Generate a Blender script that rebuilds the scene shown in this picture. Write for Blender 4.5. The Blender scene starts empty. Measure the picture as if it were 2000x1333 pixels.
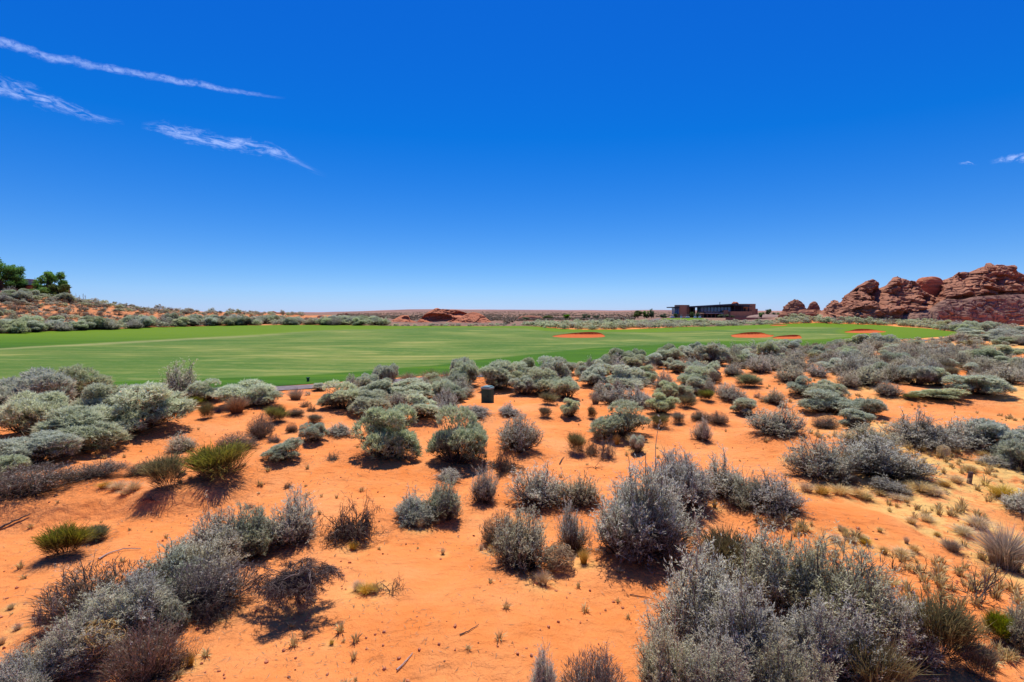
import bpy, math, random
import numpy as np
from mathutils import Vector, noise as mn
from mathutils.geometry import delaunay_2d_cdt

R = math.radians
rng = np.random.default_rng(7)
random.seed(7)
scene = bpy.context.scene
COL = scene.collection

# ------------------------------------------------------------------ camera
H = 3.5
F = 944.0                      # focal length in pixels of the 2000 px wide photo (17 mm lens)
CX, CY = 1000.0, 666.5
HORIZON = 610.0
PITCH = math.atan((CY - HORIZON) / F)
cam_d = bpy.data.cameras.new('camera')
cam_d.lens = 17.0
cam_d.sensor_width = 36.0
cam_d.clip_start = 0.05
cam_d.clip_end = 60000
cam = bpy.data.objects.new('camera', cam_d)
COL.objects.link(cam)
cam.location = (0, 0, H)
cam.rotation_euler = (math.pi / 2 - PITCH, 0, 0)
scene.camera = cam
cp, sp = math.cos(PITCH), math.sin(PITCH)

def ray(px, py):
    u, v = (px - CX) / F, (py - CY) / F          # v down
    return np.array([u, cp - v * sp, -sp - v * cp])

def P(px, py, Y):
    """world point seen at pixel, at depth Y"""
    d = ray(px, py)
    t = Y / d[1]
    return Vector((d[0] * t, Y, H + d[2] * t))

def proj(x, y, z):
    c = y * cp + (H - z) * sp
    v = (H - z) * cp - y * sp
    return CX + F * x / c, CY + F * v / c

# ------------------------------------------------------------------ noise + terrain
def _hash(i, j, s):
    n = (i.astype(np.int64) * 374761393 + j.astype(np.int64) * 668265263 + s * 1442695041) & 0xFFFFFFFF
    n = ((n ^ (n >> 13)) * 1274126177) & 0xFFFFFFFF
    n = n ^ (n >> 16)
    return (n & 0xFFFFFF) / float(0xFFFFFF)

def vnoise(x, y, s=0):
    xi, yi = np.floor(x), np.floor(y)
    fx, fy = x - xi, y - yi
    fx = fx * fx * fx * (fx * (fx * 6 - 15) + 10)
    fy = fy * fy * fy * (fy * (fy * 6 - 15) + 10)
    a = _hash(xi, yi, s); b = _hash(xi + 1, yi, s); c = _hash(xi, yi + 1, s); d = _hash(xi + 1, yi + 1, s)
    return (a * (1 - fx) + b * fx) * (1 - fy) + (c * (1 - fx) + d * fx) * fy - 0.5

def fbm(x, y, s=0, o=4):
    r = 0; a = 1.0
    for k in range(o):
        r = r + a * vnoise(x, y, s + k * 17)
        x = x * 2.03 + 11.3; y = y * 2.03 + 5.7; a *= 0.5
    return r

def sst(a, b, x):
    t = np.clip((x - a) / (b - a), 0, 1)
    return t * t * (3 - 2 * t)

HILL_PX = [-900, -300, 0, 60, 130, 200, 250, 300, 400, 500, 600, 700, 800, 860]
HILL_Y = [560, 566, 579, 582, 585, 593, 600, 605, 611, 615, 618, 622, 628, 632]      # ground silhouette
FOOT_Y = [60, 64, 76, 80, 86, 93, 98, 105, 122, 124, 125, 127, 130, 135]
CREST_Y = [y + 48 for y in FOOT_Y]
HILL_Z = [P(0, hy, cy).z for hy, cy in zip(HILL_Y, CREST_Y)]
HILL_Z[-1] = 0.0
FAR_PX = [-2000, 500, 620, 720, 800, 1000, 1100, 1200, 1260, 1330, 1520, 2000, 3500]
FAR_Y = [612, 611.5, 611, 608, 606, 605.5, 606.5, 607.5, 606.8, 607.5, 608.5, 608, 606]
BLIPS = []           # raised turf lips behind the bunkers (x, y, amp, sx, sy)
MOUNDS = []          # (x, y, amp, rad) little coppice mounds, filled before the ground is made

def T(x, y, mounds=True):
    x = np.asarray(x, dtype=float); y = np.asarray(y, dtype=float)
    ya = np.maximum(y, 0.5)
    px = CX + F * x / (ya * cp + 0.2)
    d = ya
    near = 1 - sst(14, 24, d)
    z = near * (0.30 * fbm(x / 4.2, y / 4.2, 3, 2) + 0.14 * fbm(x / 1.3, y / 1.3, 9, 3))
    field = sst(12, 22, d) * (1 - sst(200, 400, d))
    z = z + field * (0.30 * fbm(x / 26.0, y / 26.0, 21, 2) + 0.10 * fbm(x / 9.0, y / 9.0, 23, 2))
    # right-hand scrub field is hummocky
    z = z + sst(1250, 1500, px) * sst(12, 18, d) * (1 - sst(55, 80, d)) * 0.35 * fbm(x / 6, y / 6, 40, 3)
    # cut bank on the left, foreground
    yb = 7.9 + 0.13 * (x + 8.5) + 0.35 * vnoise(x / 0.9, x * 0 + 3.3, 5)
    bank = 0.30 * sst(0, 0.55, y - yb) * (1 - sst(1.2, 5.5, y - yb)) * (1 - sst(-6.2, -4.4, x)) * sst(-30, -20, x)
    z = z + bank
    # left hill
    zc = np.interp(px, HILL_PX, HILL_Z)
    yf = np.interp(px, HILL_PX, FOOT_Y)
    up = sst(0, 52, d - yf + 2)
    lump = 1 + 0.10 * fbm(x / 18, y / 18, 31, 3)
    z = z + zc * up * lump * (1 - 0.96 * sst(60, 320, d - yf)) * (y > 0)
    z = z + up * 0.9 * fbm(x / 11, y / 11, 33, 3) * (1 - sst(860, 900, px)) * (1 - sst(200, 300, d))
    # raised scrub ground behind the fairway, on the right
    g = sst(1440, 1600, px) * (1 - sst(1760, 1930, px)) * sst(118, 150, d) * (1 - sst(260, 400, d))
    z = z + 2.0 * g
    g2 = sst(1000, 1100, px) * (1 - sst(1330, 1420, px)) * sst(98, 135, d) * (1 - sst(180, 300, d))
    z = z + 0.4 * g2
    # far plain swelling up to the horizon
    fy = np.interp(px, FAR_PX, FAR_Y)
    zf = H + (HORIZON - fy) / F * 2600
    z = z + zf * sst(350, 2600, d) * (1 - sst(2800, 6000, d))
    z = z + 5.0 * fbm(x / 420, y / 420, 50, 3) * sst(500, 1200, d)
    if mounds:
        for (bx_, by_, a_, sx_, sy_) in BLIPS:
            z = z + a_ * np.exp(-((x - bx_) / sx_) ** 2 - ((y - by_) / sy_) ** 2)
    if mounds and MOUNDS:
        shp = z.shape
        zx = z.ravel().copy(); xr = x.ravel(); yr = y.ravel()
        m = (yr < 45) & (yr > 1.5)
        idx = np.nonzero(m)[0]
        xs, ys = xr[idx], yr[idx]
        add = np.zeros(len(idx))
        for (mx, my, a, r) in MOUNDS:
            k = (np.abs(xs - mx) < 2.6 * r) & (np.abs(ys - my) < 2.6 * r)
            add[k] = np.maximum(add[k], a * np.exp(-((xs[k] - mx) ** 2 + (ys[k] - my) ** 2) / (r * r)))
        zx[idx] += add
        z = zx.reshape(shp)
    return z

TS = np.geomspace(1.5, 5000, 900)
def place(px, py, mounds=False):
    """ground point under a pixel"""
    d = ray(px, py)
    t = TS
    xs, ys, zs = d[0] * t, d[1] * t, H + d[2] * t
    g = zs - T(xs, ys, mounds)
    k = np.nonzero(g < 0)[0]
    if len(k) == 0:
        return None
    k = k[0]
    if k == 0:
        return Vector((xs[0], ys[0], float(T(xs[0], ys[0], mounds))))
    f = g[k - 1] / (g[k - 1] - g[k])
    tt = t[k - 1] + (t[k] - t[k - 1]) * f
    x, y = d[0] * tt, d[1] * tt
    return Vector((x, y, float(T(x, y, mounds))))

# ------------------------------------------------------------------ materials
def new_mat(name):
    m = bpy.data.materials.new(name)
    m.use_nodes = True
    nt = m.node_tree
    for n in list(nt.nodes):
        nt.nodes.remove(n)
    out = nt.nodes.new('ShaderNodeOutputMaterial')
    b = nt.nodes.new('ShaderNodeBsdfPrincipled')
    b.inputs['Roughness'].default_value = 0.9
    b.inputs['Specular IOR Level'].default_value = 0.15
    nt.links.new(b.outputs[0], out.inputs[0])
    return m, nt, b, out

def ramp(nt, fac, stops):
    r = nt.nodes.new('ShaderNodeValToRGB')
    el = r.color_ramp.elements
    while len(el) > len(stops):
        el.remove(el[-1])
    while len(el) < len(stops):
        el.new(0.5)
    for e, (p, c) in zip(el, stops):
        e.position = p
        e.color = (c[0], c[1], c[2], 1)
    nt.links.new(fac, r.inputs[0])
    return r.outputs[0]

def noise_n(nt, vec, scale, detail=4, rough=0.55, dist=0.0):
    n = nt.nodes.new('ShaderNodeTexNoise')
    n.inputs['Scale'].default_value = scale
    n.inputs['Detail'].default_value = detail
    n.inputs['Roughness'].default_value = rough
    n.inputs['Distortion'].default_value = dist
    if vec is not None:
        nt.links.new(vec, n.inputs['Vector'])
    return n.outputs[0]

def mixc(nt, fac, a, b, mode='MIX'):
    m = nt.nodes.new('ShaderNodeMix')
    m.data_type = 'RGBA'
    m.blend_type = mode
    for sock, v in ((m.inputs[0], fac), (m.inputs[6], a), (m.inputs[7], b)):
        if isinstance(v, (int, float)):
            sock.default_value = v
        elif isinstance(v, tuple):
            sock.default_value = (v[0], v[1], v[2], 1)
        else:
            nt.links.new(v, sock)
    return m.outputs[2]

def mapr(nt, v, a, b, c=0.0, d=1.0, smooth=True):
    m = nt.nodes.new('ShaderNodeMapRange')
    m.interpolation_type = 'SMOOTHSTEP' if smooth else 'LINEAR'
    for k, q in ((1, a), (2, b), (3, c), (4, d)):
        m.inputs[k].default_value = q
    nt.links.new(v, m.inputs[0])
    return m.outputs[0]

def math_n(nt, op, a, b=None):
    m = nt.nodes.new('ShaderNodeMath')
    m.operation = op
    for k, v in enumerate((a, b)):
        if v is None:
            continue
        if isinstance(v, (int, float)):
            m.inputs[k].default_value = v
        else:
            nt.links.new(v, m.inputs[k])
    return m.outputs[0]

def bump_n(nt, h, bsdf, strength=0.5, dist=0.05, prev=None):
    b = nt.nodes.new('ShaderNodeBump')
    b.inputs['Strength'].default_value = strength
    b.inputs['Distance'].default_value = dist
    nt.links.new(h, b.inputs['Height'])
    if prev is not None:
        nt.links.new(prev, b.inputs['Normal'])
    nt.links.new(b.outputs[0], bsdf.inputs['Normal'])
    return b.outputs[0]

def geo_pos(nt):
    g = nt.nodes.new('ShaderNodeNewGeometry')
    return g.outputs['Position']

def scale_vec(nt, v, s, rot=0.0):
    m = nt.nodes.new('ShaderNodeMapping')
    m.inputs['Scale'].default_value = s
    m.inputs['Rotation'].default_value = (0, 0, rot)
    nt.links.new(v, m.inputs['Vector'])
    return m.outputs[0]

def attr_n(nt, name):
    a = nt.nodes.new('ShaderNodeAttribute')
    a.attribute_name = name
    return a.outputs['Fac']

def mat_ground():
    m, nt, b, out = new_mat('red_desert_sand')
    pos = geo_pos(nt)
    sep = nt.nodes.new('ShaderNodeSeparateXYZ'); nt.links.new(pos, sep.inputs[0])
    n1 = noise_n(nt, pos, 0.45, 5, 0.6)
    n2 = noise_n(nt, pos, 4.0, 6, 0.65)
    n3 = noise_n(nt, pos, 34.0, 5, 0.7)
    sand = ramp(nt, n1, [(0.34, (0.84, 0.248, 0.055)), (0.5, (0.90, 0.302, 0.082)), (0.66, (0.93, 0.370, 0.128))])
    sand = mixc(nt, mapr(nt, n2, 0.35, 0.75, 0.0, 0.38), sand, (0.86, 0.340, 0.115))
    sand = mixc(nt, mapr(nt, n3, 0.60, 0.82, 0.0, 0.22), sand, (0.40, 0.105, 0.032))
    n0 = noise_n(nt, scale_vec(nt, pos, (0.9, 1.6, 1.0), R(30)), 1.0, 6, 0.62, 0.8)
    sand = mixc(nt, mapr(nt, n0, 0.54, 0.74, 0.0, 0.22), sand, (0.68, 0.165, 0.036))
    rip = nt.nodes.new('ShaderNodeTexWave'); rip.inputs['Scale'].default_value = 2.2; rip.inputs['Distortion'].default_value = 9.0
    rip.inputs['Detail'].default_value = 4.0; rip.inputs['Detail Scale'].default_value = 1.2; rip.bands_direction = 'Y'
    nt.links.new(pos, rip.inputs['Vector'])
    # pebbles and specks
    vo = nt.nodes.new('ShaderNodeTexVoronoi'); vo.inputs['Scale'].default_value = 8.5
    nt.links.new(pos, vo.inputs['Vector'])
    spk = math_n(nt, 'MULTIPLY', mapr(nt, vo.outputs['Distance'], 0.10, 0.05), mapr(nt, noise_n(nt, pos, 2.2, 3), 0.52, 0.66))
    sand = mixc(nt, spk, sand, (0.16, 0.065, 0.04))
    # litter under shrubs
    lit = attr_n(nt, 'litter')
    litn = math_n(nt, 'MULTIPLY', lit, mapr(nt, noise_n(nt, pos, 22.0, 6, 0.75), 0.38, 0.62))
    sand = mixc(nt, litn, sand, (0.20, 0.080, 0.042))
    # dry straw tint patches
    straw = attr_n(nt, 'straw')
    sn = math_n(nt, 'MULTIPLY', straw, mapr(nt, noise_n(nt, pos, 3.0, 6, 0.7), 0.36, 0.56))
    sand = mixc(nt, sn, sand, (0.80, 0.50, 0.16))
    # browner ground on hills / distance
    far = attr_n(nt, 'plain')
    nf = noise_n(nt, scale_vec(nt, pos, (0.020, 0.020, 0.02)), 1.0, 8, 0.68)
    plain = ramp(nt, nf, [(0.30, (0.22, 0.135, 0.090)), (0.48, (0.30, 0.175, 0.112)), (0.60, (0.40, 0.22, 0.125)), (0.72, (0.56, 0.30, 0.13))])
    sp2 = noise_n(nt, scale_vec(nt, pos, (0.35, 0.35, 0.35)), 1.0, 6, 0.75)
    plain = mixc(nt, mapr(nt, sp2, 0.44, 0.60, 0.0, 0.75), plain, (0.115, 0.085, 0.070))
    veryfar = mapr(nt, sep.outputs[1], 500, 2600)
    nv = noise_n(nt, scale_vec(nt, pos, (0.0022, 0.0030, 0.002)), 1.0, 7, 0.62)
    ridge = ramp(nt, nv, [(0.35, (0.23, 0.135, 0.12)), (0.53, (0.31, 0.17, 0.145)), (0.60, (0.55, 0.28, 0.19)), (0.68, (0.62, 0.33, 0.22))])  # slight bluish haze put into the far ridge colours
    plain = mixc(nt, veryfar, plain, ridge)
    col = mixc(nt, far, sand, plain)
    nt.links.new(col, b.inputs['Base Color'])
    b.inputs['Roughness'].default_value = 0.95
    b.inputs['Specular IOR Level'].default_value = 0.05
    # footprints and wind texture
    fp = nt.nodes.new('ShaderNodeTexVoronoi'); fp.feature = 'SMOOTH_F1'; fp.inputs['Scale'].default_value = 3.2
    nt.links.new(pos, fp.inputs['Vector'])
    hb = math_n(nt, 'ADD', math_n(nt, 'ADD', math_n(nt, 'MULTIPLY', n2, 0.9), math_n(nt, 'MULTIPLY', rip.outputs['Fac'], 0.10)), math_n(nt, 'MULTIPLY', mapr(nt, fp.outputs['Distance'], 0.05, 0.4), 0.55))
    p1 = bump_n(nt, hb, b, 0.75, 0.08)
    p2 = bump_n(nt, n3, b, 0.8, 0.03, p1)
    bump_n(nt, noise_n(nt, pos, 130.0, 3, 0.7), b, 0.35, 0.008, p2)
    return m

def mat_turf(name, kind):
    m, nt, b, out = new_mat(name)
    pos = geo_pos(nt)
    st = noise_n(nt, scale_vec(nt, pos, (0.045, 0.16, 0.1), R(9)), 1.0, 7, 0.72, 0.8)
    st2 = noise_n(nt, scale_vec(nt, pos, (0.35, 1.2, 0.1), R(7)), 1.0, 6, 0.75, 0.3)
    wv = nt.nodes.new('ShaderNodeTexWave'); wv.bands_direction = 'Y'
    wv.inputs['Scale'].default_value = 0.22; wv.inputs['Distortion'].default_value = 3.0
    wv.inputs['Detail'].default_value = 3.0; wv.inputs['Detail Scale'].default_value = 1.4
    nt.links.new(scale_vec(nt, pos, (0.10, 0.75, 0.1), R(8)), wv.inputs['Vector'])
    mow = ramp(nt, st, [(0.30, (0.060, 0.140, 0.016)), (0.43, (0.120, 0.195, 0.030)), (0.50, (0.195, 0.245, 0.045)), (0.58, (0.31, 0.305, 0.072)), (0.68, (0.46, 0.385, 0.115))])
    mow = mixc(nt, mapr(nt, st2, 0.48, 0.66, 0.0, 0.55), mow, (0.33, 0.32, 0.095))
    mow = mixc(nt, mapr(nt, wv.outputs['Fac'], 0.3, 0.9, 0.0, 0.40), mow, (0.050, 0.145, 0.018))
    bigv = noise_n(nt, scale_vec(nt, pos, (0.030, 0.045, 0.02), R(20)), 1.0, 4, 0.6, 1.5)
    mow = mixc(nt, mapr(nt, bigv, 0.38, 0.58, 0.0, 0.70), mow, (0.070, 0.150, 0.018))
    spk = noise_n(nt, pos, 1.4, 6, 0.8)
    mow = mixc(nt, mapr(nt, spk, 0.50, 0.72, 0.0, 0.45), mow, (0.30, 0.29, 0.08))
    rn = noise_n(nt, scale_vec(nt, pos, (0.07, 0.5, 0.1)), 1.0, 6, 0.7)
    rough = ramp(nt, rn, [(0.3, (0.035, 0.100, 0.004)), (0.55, (0.062, 0.155, 0.005)), (0.75, (0.125, 0.205, 0.010))])
    sep = nt.nodes.new('ShaderNodeSeparateXYZ'); nt.links.new(pos, sep.inputs[0])
    lime = math_n(nt, 'MULTIPLY', mapr(nt, sep.outputs[1], 45, 80), 0.85)
    rough = mixc(nt, lime, rough, (0.142, 0.228, 0.008))
    if kind == 'fairway':
        a = attr_n(nt, 'mown')
        aa = math_n(nt, 'ADD', a, math_n(nt, 'MULTIPLY', math_n(nt, 'SUBTRACT', noise_n(nt, scale_vec(nt, pos, (0.15, 0.5, .1)), 1.0, 5), 0.5), 0.5))
        col = mixc(nt, mapr(nt, aa, 0.35, 0.65), rough, mow)
        dry = attr_n(nt, 'dry')
        dn = math_n(nt, 'MULTIPLY', dry, mapr(nt, st2, 0.3, 0.6, 0.35, 1.0))
        col = mixc(nt, dn, col, (0.42, 0.36, 0.145))
    else:
        col = rough
    nt.links.new(col, b.inputs['Base Color'])
    b.inputs['Specular IOR Level'].default_value = 0.1
    p1 = bump_n(nt, noise_n(nt, pos, 9.0, 6, 0.75), b, 0.6, 0.05)
    p2 = bump_n(nt, st2, b, 0.6, 0.12, p1)
    bump_n(nt, st, b, 0.5, 0.5, p2)
    return m

def mat_simple(name, c1, c2, scale=3.0, rough=0.9, spec=0.15, bump=0.3, dist=0.02, lo=0.35, hi=0.65, obj=False):
    m, nt, b, out = new_mat(name)
    if obj:
        tc = nt.nodes.new('ShaderNodeTexCoord'); pos = tc.outputs['Object']
    else:
        pos = geo_pos(nt)
    n = noise_n(nt, pos, scale, 6, 0.65)
    nt.links.new(ramp(nt, n, [(lo, c1), (hi, c2)]), b.inputs['Base Color'])
    b.inputs['Roughness'].default_value = rough
    b.inputs['Specular IOR Level'].default_value = spec
    if bump:
        bump_n(nt, noise_n(nt, pos, scale * 4, 5, 0.7), b, bump, dist)
    return m

def mat_leaf(name, stops, transl=0.25, huev=0.012, vv=0.22):
    m, nt, b, out = new_mat(name)
    tone = attr_n(nt, 'tone')
    oi = nt.nodes.new('ShaderNodeObjectInfo')
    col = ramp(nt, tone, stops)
    hs = nt.nodes.new('ShaderNodeHueSaturation')
    nt.links.new(mapr(nt, oi.outputs['Random'], 0, 1, 0.5 - huev, 0.5 + huev, False), hs.inputs['Hue'])
    r2 = math_n(nt, 'FRACT', math_n(nt, 'MULTIPLY', oi.outputs['Random'], 7.31))
    nt.links.new(mapr(nt, r2, 0, 1, 1 - vv, 1 + vv * 0.6, False), hs.inputs['Value'])
    r3 = math_n(nt, 'FRACT', math_n(nt, 'MULTIPLY', oi.outputs['Random'], 13.7))
    nt.links.new(mapr(nt, r3, 0, 1, 0.65, 1.2, False), hs.inputs['Saturation'])
    nt.links.new(col, hs.inputs['Color'])
    nt.links.new(hs.outputs[0], b.inputs['Base Color'])
    b.inputs['Roughness'].default_value = 0.75
    b.inputs['Specular IOR Level'].default_value = 0.2
    tr = nt.nodes.new('ShaderNodeBsdfTranslucent')
    nt.links.new(hs.outputs[0], tr.inputs[0])
    mx = nt.nodes.new('ShaderNodeMixShader'); mx.inputs[0].default_value = transl
    nt.links.new(b.outputs[0], mx.inputs[1]); nt.links.new(tr.outputs[0], mx.inputs[2])
    nt.links.new(mx.outputs[0], out.inputs[0])
    return m

M = {}
M['ground'] = mat_ground()
M['fairway'] = mat_turf('mown_fairway_turf', 'fairway')
M['rough'] = mat_turf('rough_turf', 'rough')
M['bunker'] = mat_simple('red_bunker_sand', (0.50, 0.105, 0.025), (0.62, 0.150, 0.042), 2.0, 0.95, 0.05, 0.4, 0.03)
M['path'] = mat_simple('grey_asphalt_path', (0.17, 0.135, 0.125), (0.25, 0.20, 0.185), 4.0)
M['sage'] = mat_leaf('sage_leaves', [(0.0, (0.045, 0.035, 0.022)), (0.32, (0.29, 0.285, 0.155)), (0.62, (0.54, 0.565, 0.335)), (1.0, (0.77, 0.80, 0.53))], 0.42)
M['grey'] = mat_leaf('grey_sage_leaves', [(0.0, (0.060, 0.040, 0.025)), (0.32, (0.33, 0.275, 0.180)), (0.62, (0.58, 0.545, 0.355)), (1.0, (0.82, 0.79, 0.57))], 0.42)
M['brown'] = mat_leaf('dry_twigs', [(0.0, (0.045, 0.028, 0.017)), (0.5, (0.29, 0.215, 0.130)), (1.0, (0.68, 0.57, 0.40))], 0.2)
M['darktwig'] = mat_leaf('dark_dead_twigs', [(0.0, (0.018, 0.011, 0.008)), (0.5, (0.095, 0.065, 0.048)), (1.0, (0.30, 0.225, 0.175))], 0.05)
M['olive'] = mat_leaf('olive_stems', [(0.0, (0.070, 0.045, 0.022)), (0.4, (0.21, 0.180, 0.045)), (0.7, (0.32, 0.33, 0.055)), (1.0, (0.48, 0.54, 0.09))], 0.35, 0.02)
M['darkolive'] = mat_leaf('olive_brown_stems', [(0.0, (0.065, 0.040, 0.025)), (0.45, (0.21, 0.165, 0.080)), (0.8, (0.36, 0.31, 0.14)), (1.0, (0.50, 0.45, 0.22))], 0.3, 0.02)
M['straw'] = mat_leaf('straw_blades', [(0.0, (0.30, 0.160, 0.045)), (0.4, (0.66, 0.42, 0.12)), (1.0, (0.88, 0.68, 0.27))], 0.25, 0.015, 0.15)
M['tan'] = mat_leaf('tan_blades', [(0.0, (0.12, 0.070, 0.040)), (0.4, (0.34, 0.22, 0.115)), (1.0, (0.60, 0.44, 0.27))], 0.15, 0.015, 0.15)
M['bark'] = mat_simple('weathered_bark', (0.055, 0.038, 0.031), (0.145, 0.110, 0.092), 25.0, 0.95, 0.1, 0.0)
M['palebark'] = mat_simple('bleached_bark', (0.26, 0.20, 0.17), (0.50, 0.42, 0.37), 25.0, 0.95, 0.1, 0.0)
M['treegreen'] = mat_leaf('green_leaves', [(0.0, (0.020, 0.055, 0.007)), (0.5, (0.11, 0.27, 0.020)), (1.0, (0.30, 0.54, 0.045))], 0.45, 0.01, 0.1)
M['limegreen'] = mat_leaf('lime_leaves', [(0.0, (0.05, 0.12, 0.01)), (0.5, (0.14, 0.32, 0.02)), (1.0, (0.24, 0.46, 0.04))], 0.3, 0.01, 0.1)
M['dullgreen'] = mat_leaf('dull_leaves', [(0.0, (0.04, 0.06, 0.02)), (0.5, (0.14, 0.19, 0.065)), (1.0, (0.28, 0.35, 0.14))], 0.35, 0.02, 0.2)

def mat_rock(name, top, side, dark, vert=0.0):
    m, nt, b, out = new_mat(name)
    g = nt.nodes.new('ShaderNodeNewGeometry')
    pos, nrm = g.outputs['Position'], g.outputs['Normal']
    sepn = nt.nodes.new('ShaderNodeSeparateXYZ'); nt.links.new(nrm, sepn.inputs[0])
    strat = noise_n(nt, scale_vec(nt, pos, (0.05, 0.05, 1.3)), 1.0, 6, 0.7, 0.4)
    big = noise_n(nt, pos, 0.22, 5, 0.6)
    fine = noise_n(nt, pos, 1.6, 6, 0.75)
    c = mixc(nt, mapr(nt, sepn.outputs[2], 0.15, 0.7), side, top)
    c = mixc(nt, mapr(nt, strat, 0.42, 0.66, 0.0, 0.55), c, dark)
    c = mixc(nt, mapr(nt, big, 0.42, 0.66, 0.0, 0.55), c, (side[0] * 0.72, side[1] * 0.76, side[2] * 0.82))
    c = mixc(nt, mapr(nt, fine, 0.50, 0.70, 0.0, 0.5), c, dark)
    if vert:
        vs = noise_n(nt, scale_vec(nt, pos, (0.9, 0.9, 0.03)), 1.0, 5, 0.7)
        c = mixc(nt, mapr(nt, vs, 0.46, 0.62, 0.0, vert), c, dark)
    nt.links.new(c, b.inputs['Base Color'])
    b.inputs['Specular IOR Level'].default_value = 0.08
    p1 = bump_n(nt, strat, b, 0.8, 0.5)
    p2 = bump_n(nt, fine, b, 0.8, 0.25, p1)
    bump_n(nt, noise_n(nt, pos, 5.5, 5, 0.7), b, 0.5, 0.06, p2)
    return m
M['rock'] = mat_rock('red_sandstone', (0.50, 0.225, 0.125), (0.42, 0.160, 0.085), (0.11, 0.048, 0.032))
M['rock_orange'] = mat_rock('orange_sandstone', (0.68, 0.26, 0.125), (0.56, 0.155, 0.070), (0.18, 0.055, 0.032))
M['cliff'] = mat_rock('banded_sandstone', (0.34, 0.19, 0.125), (0.46, 0.235, 0.150), (0.17, 0.088, 0.060), 0.75)

# ------------------------------------------------------------------ object helpers
def mesh_from(name, V, Q, mats, tone=None, midx=None, smooth=False, attrs=None):
    V = np.ascontiguousarray(V, dtype=np.float32); Q = np.ascontiguousarray(Q, dtype=np.int32)
    me = bpy.data.meshes.new(name)
    k = Q.shape[1]
    me.vertices.add(len(V)); me.vertices.foreach_set('co', V.ravel())
    me.loops.add(Q.size); me.loops.foreach_set('vertex_index', Q.ravel())
    me.polygons.add(len(Q))
    me.polygons.foreach_set('loop_start', np.arange(0, Q.size, k, dtype=np.int32))
    me.polygons.foreach_set('loop_total', np.full(len(Q), k, dtype=np.int32))
    if midx is not None:
        me.polygons.foreach_set('material_index', np.ascontiguousarray(midx, dtype=np.int32))
    if smooth:
        me.polygons.foreach_set('use_smooth', np.ones(len(Q), dtype=bool))
    at = dict(attrs or {})
    if tone is not None:
        at['tone'] = tone
    for n, v in at.items():
        a = me.attributes.new(n, 'FLOAT', 'POINT')
        a.data.foreach_set('value', np.ascontiguousarray(v, dtype=np.float32))
    for m in (mats if isinstance(mats, (list, tuple)) else [mats]):
        me.materials.append(m)
    me.update()
    me.validate()
    return me

def link(name, me, parent=None):
    o = bpy.data.objects.new(name, me)
    COL.objects.link(o)
    if parent is not None:
        o.parent = parent
    return o

def tag(o, label, cat, group=None, kind=None):
    if label: o['label'] = label
    if cat: o['category'] = cat
    if group: o['group'] = group
    if kind: o['kind'] = kind
    return o

def empty(name, loc, rz=0.0, sc=(1, 1, 1)):
    o = bpy.data.objects.new(name, None)
    o.empty_display_size = 0.2
    COL.objects.link(o)
    o.location = loc; o.rotation_euler = (0, 0, rz); o.scale = sc
    return o

def norm(a):
    return a / (np.linalg.norm(a, axis=-1, keepdims=True) + 1e-9)

class Q4:
    """collects quads with tones and material index"""
    def __init__(s):
        s.V = []; s.Q = []; s.t = []; s.m = []; s.n = 0
    def add(s, V, Q, t, m=0):
        s.V.append(V); s.Q.append(Q + s.n); s.t.append(t); s.m.append(np.full(len(Q), m)); s.n += len(V)
    def kites(s, base, tip, width, t0, t1, m=0, face=None, bulge=0.5):
        """leaf blades: base (n,3) tip (n,3)"""
        n = len(base)
        if n == 0: return
        d = tip - base
        r = rng.normal(size=(n, 3)) if face is None else face
        side = norm(np.cross(d, r)) * np.reshape(width, (-1, 1)) * 0.5
        mid = base + d * bulge
        V = np.stack([base, mid - side, tip, mid + side], 1).reshape(-1, 3)
        Q = np.arange(4 * n).reshape(n, 4)
        t0 = np.broadcast_to(t0, (n,)); t1 = np.broadcast_to(t1, (n,))
        t = np.stack([t0, (t0 + t1) / 2, t1, (t0 + t1) / 2], 1).ravel()
        s.add(V, Q, t, m)
    def tubes(s, pts, rad, t=0.5, m=0, sides=3):
        """pts (n,k,3) rad (n,k)"""
        n, k, _ = pts.shape
        if n == 0: return
        tan = np.gradient(pts, axis=1)
        tan = norm(tan)
        ref = norm(rng.normal(size=(n, 1, 3)) + np.array([0.01, 0, 0]))
        a = norm(np.cross(tan, ref)); b = np.cross(tan, a)
        ang = np.arange(sides) / sides * 2 * np.pi
        ring = (a[:, :, None, :] * np.cos(ang)[None, None, :, None] + b[:, :, None, :] * np.sin(ang)[None, None, :, None])
        V = pts[:, :, None, :] + ring * rad[:, :, None, None]
        V = V.reshape(-1, 3)
        i = np.arange(n)[:, None, None] * (k * sides)
        j = np.arange(k - 1)[None, :, None] * sides
        q = np.arange(sides)[None, None, :]; q2 = (q + 1) % sides
        Q = np.stack([i + j + q, i + j + q2, i + j + sides + q2, i + j + sides + q], -1).reshape(-1, 4)
        tt = np.full(len(V), float(t)) if np.isscalar(t) else np.repeat(t, k * sides)
        s.add(V, Q, tt, m)
    def data(s):
        return np.concatenate(s.V), np.concatenate(s.Q), np.clip(np.concatenate(s.t), 0, 1), np.concatenate(s.m)
    def mesh(s, name, mats, smooth=False):
        V, Q, t, m = s.data()
        return mesh_from(name, V, Q, mats, t, m, smooth)

def bez(p0, p1, p2, k):
    t = np.linspace(0, 1, k)[None, :, None]
    return (1 - t) ** 2 * p0[:, None] + 2 * t * (1 - t) * p1[:, None] + t ** 2 * p2[:, None]

def UPF(n):
    return np.array([0, 0, 1.0]) + rng.normal(size=(n, 3)) * 0.45

def rdir(n):
    return norm(rng.normal(size=(n, 3)))

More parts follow.
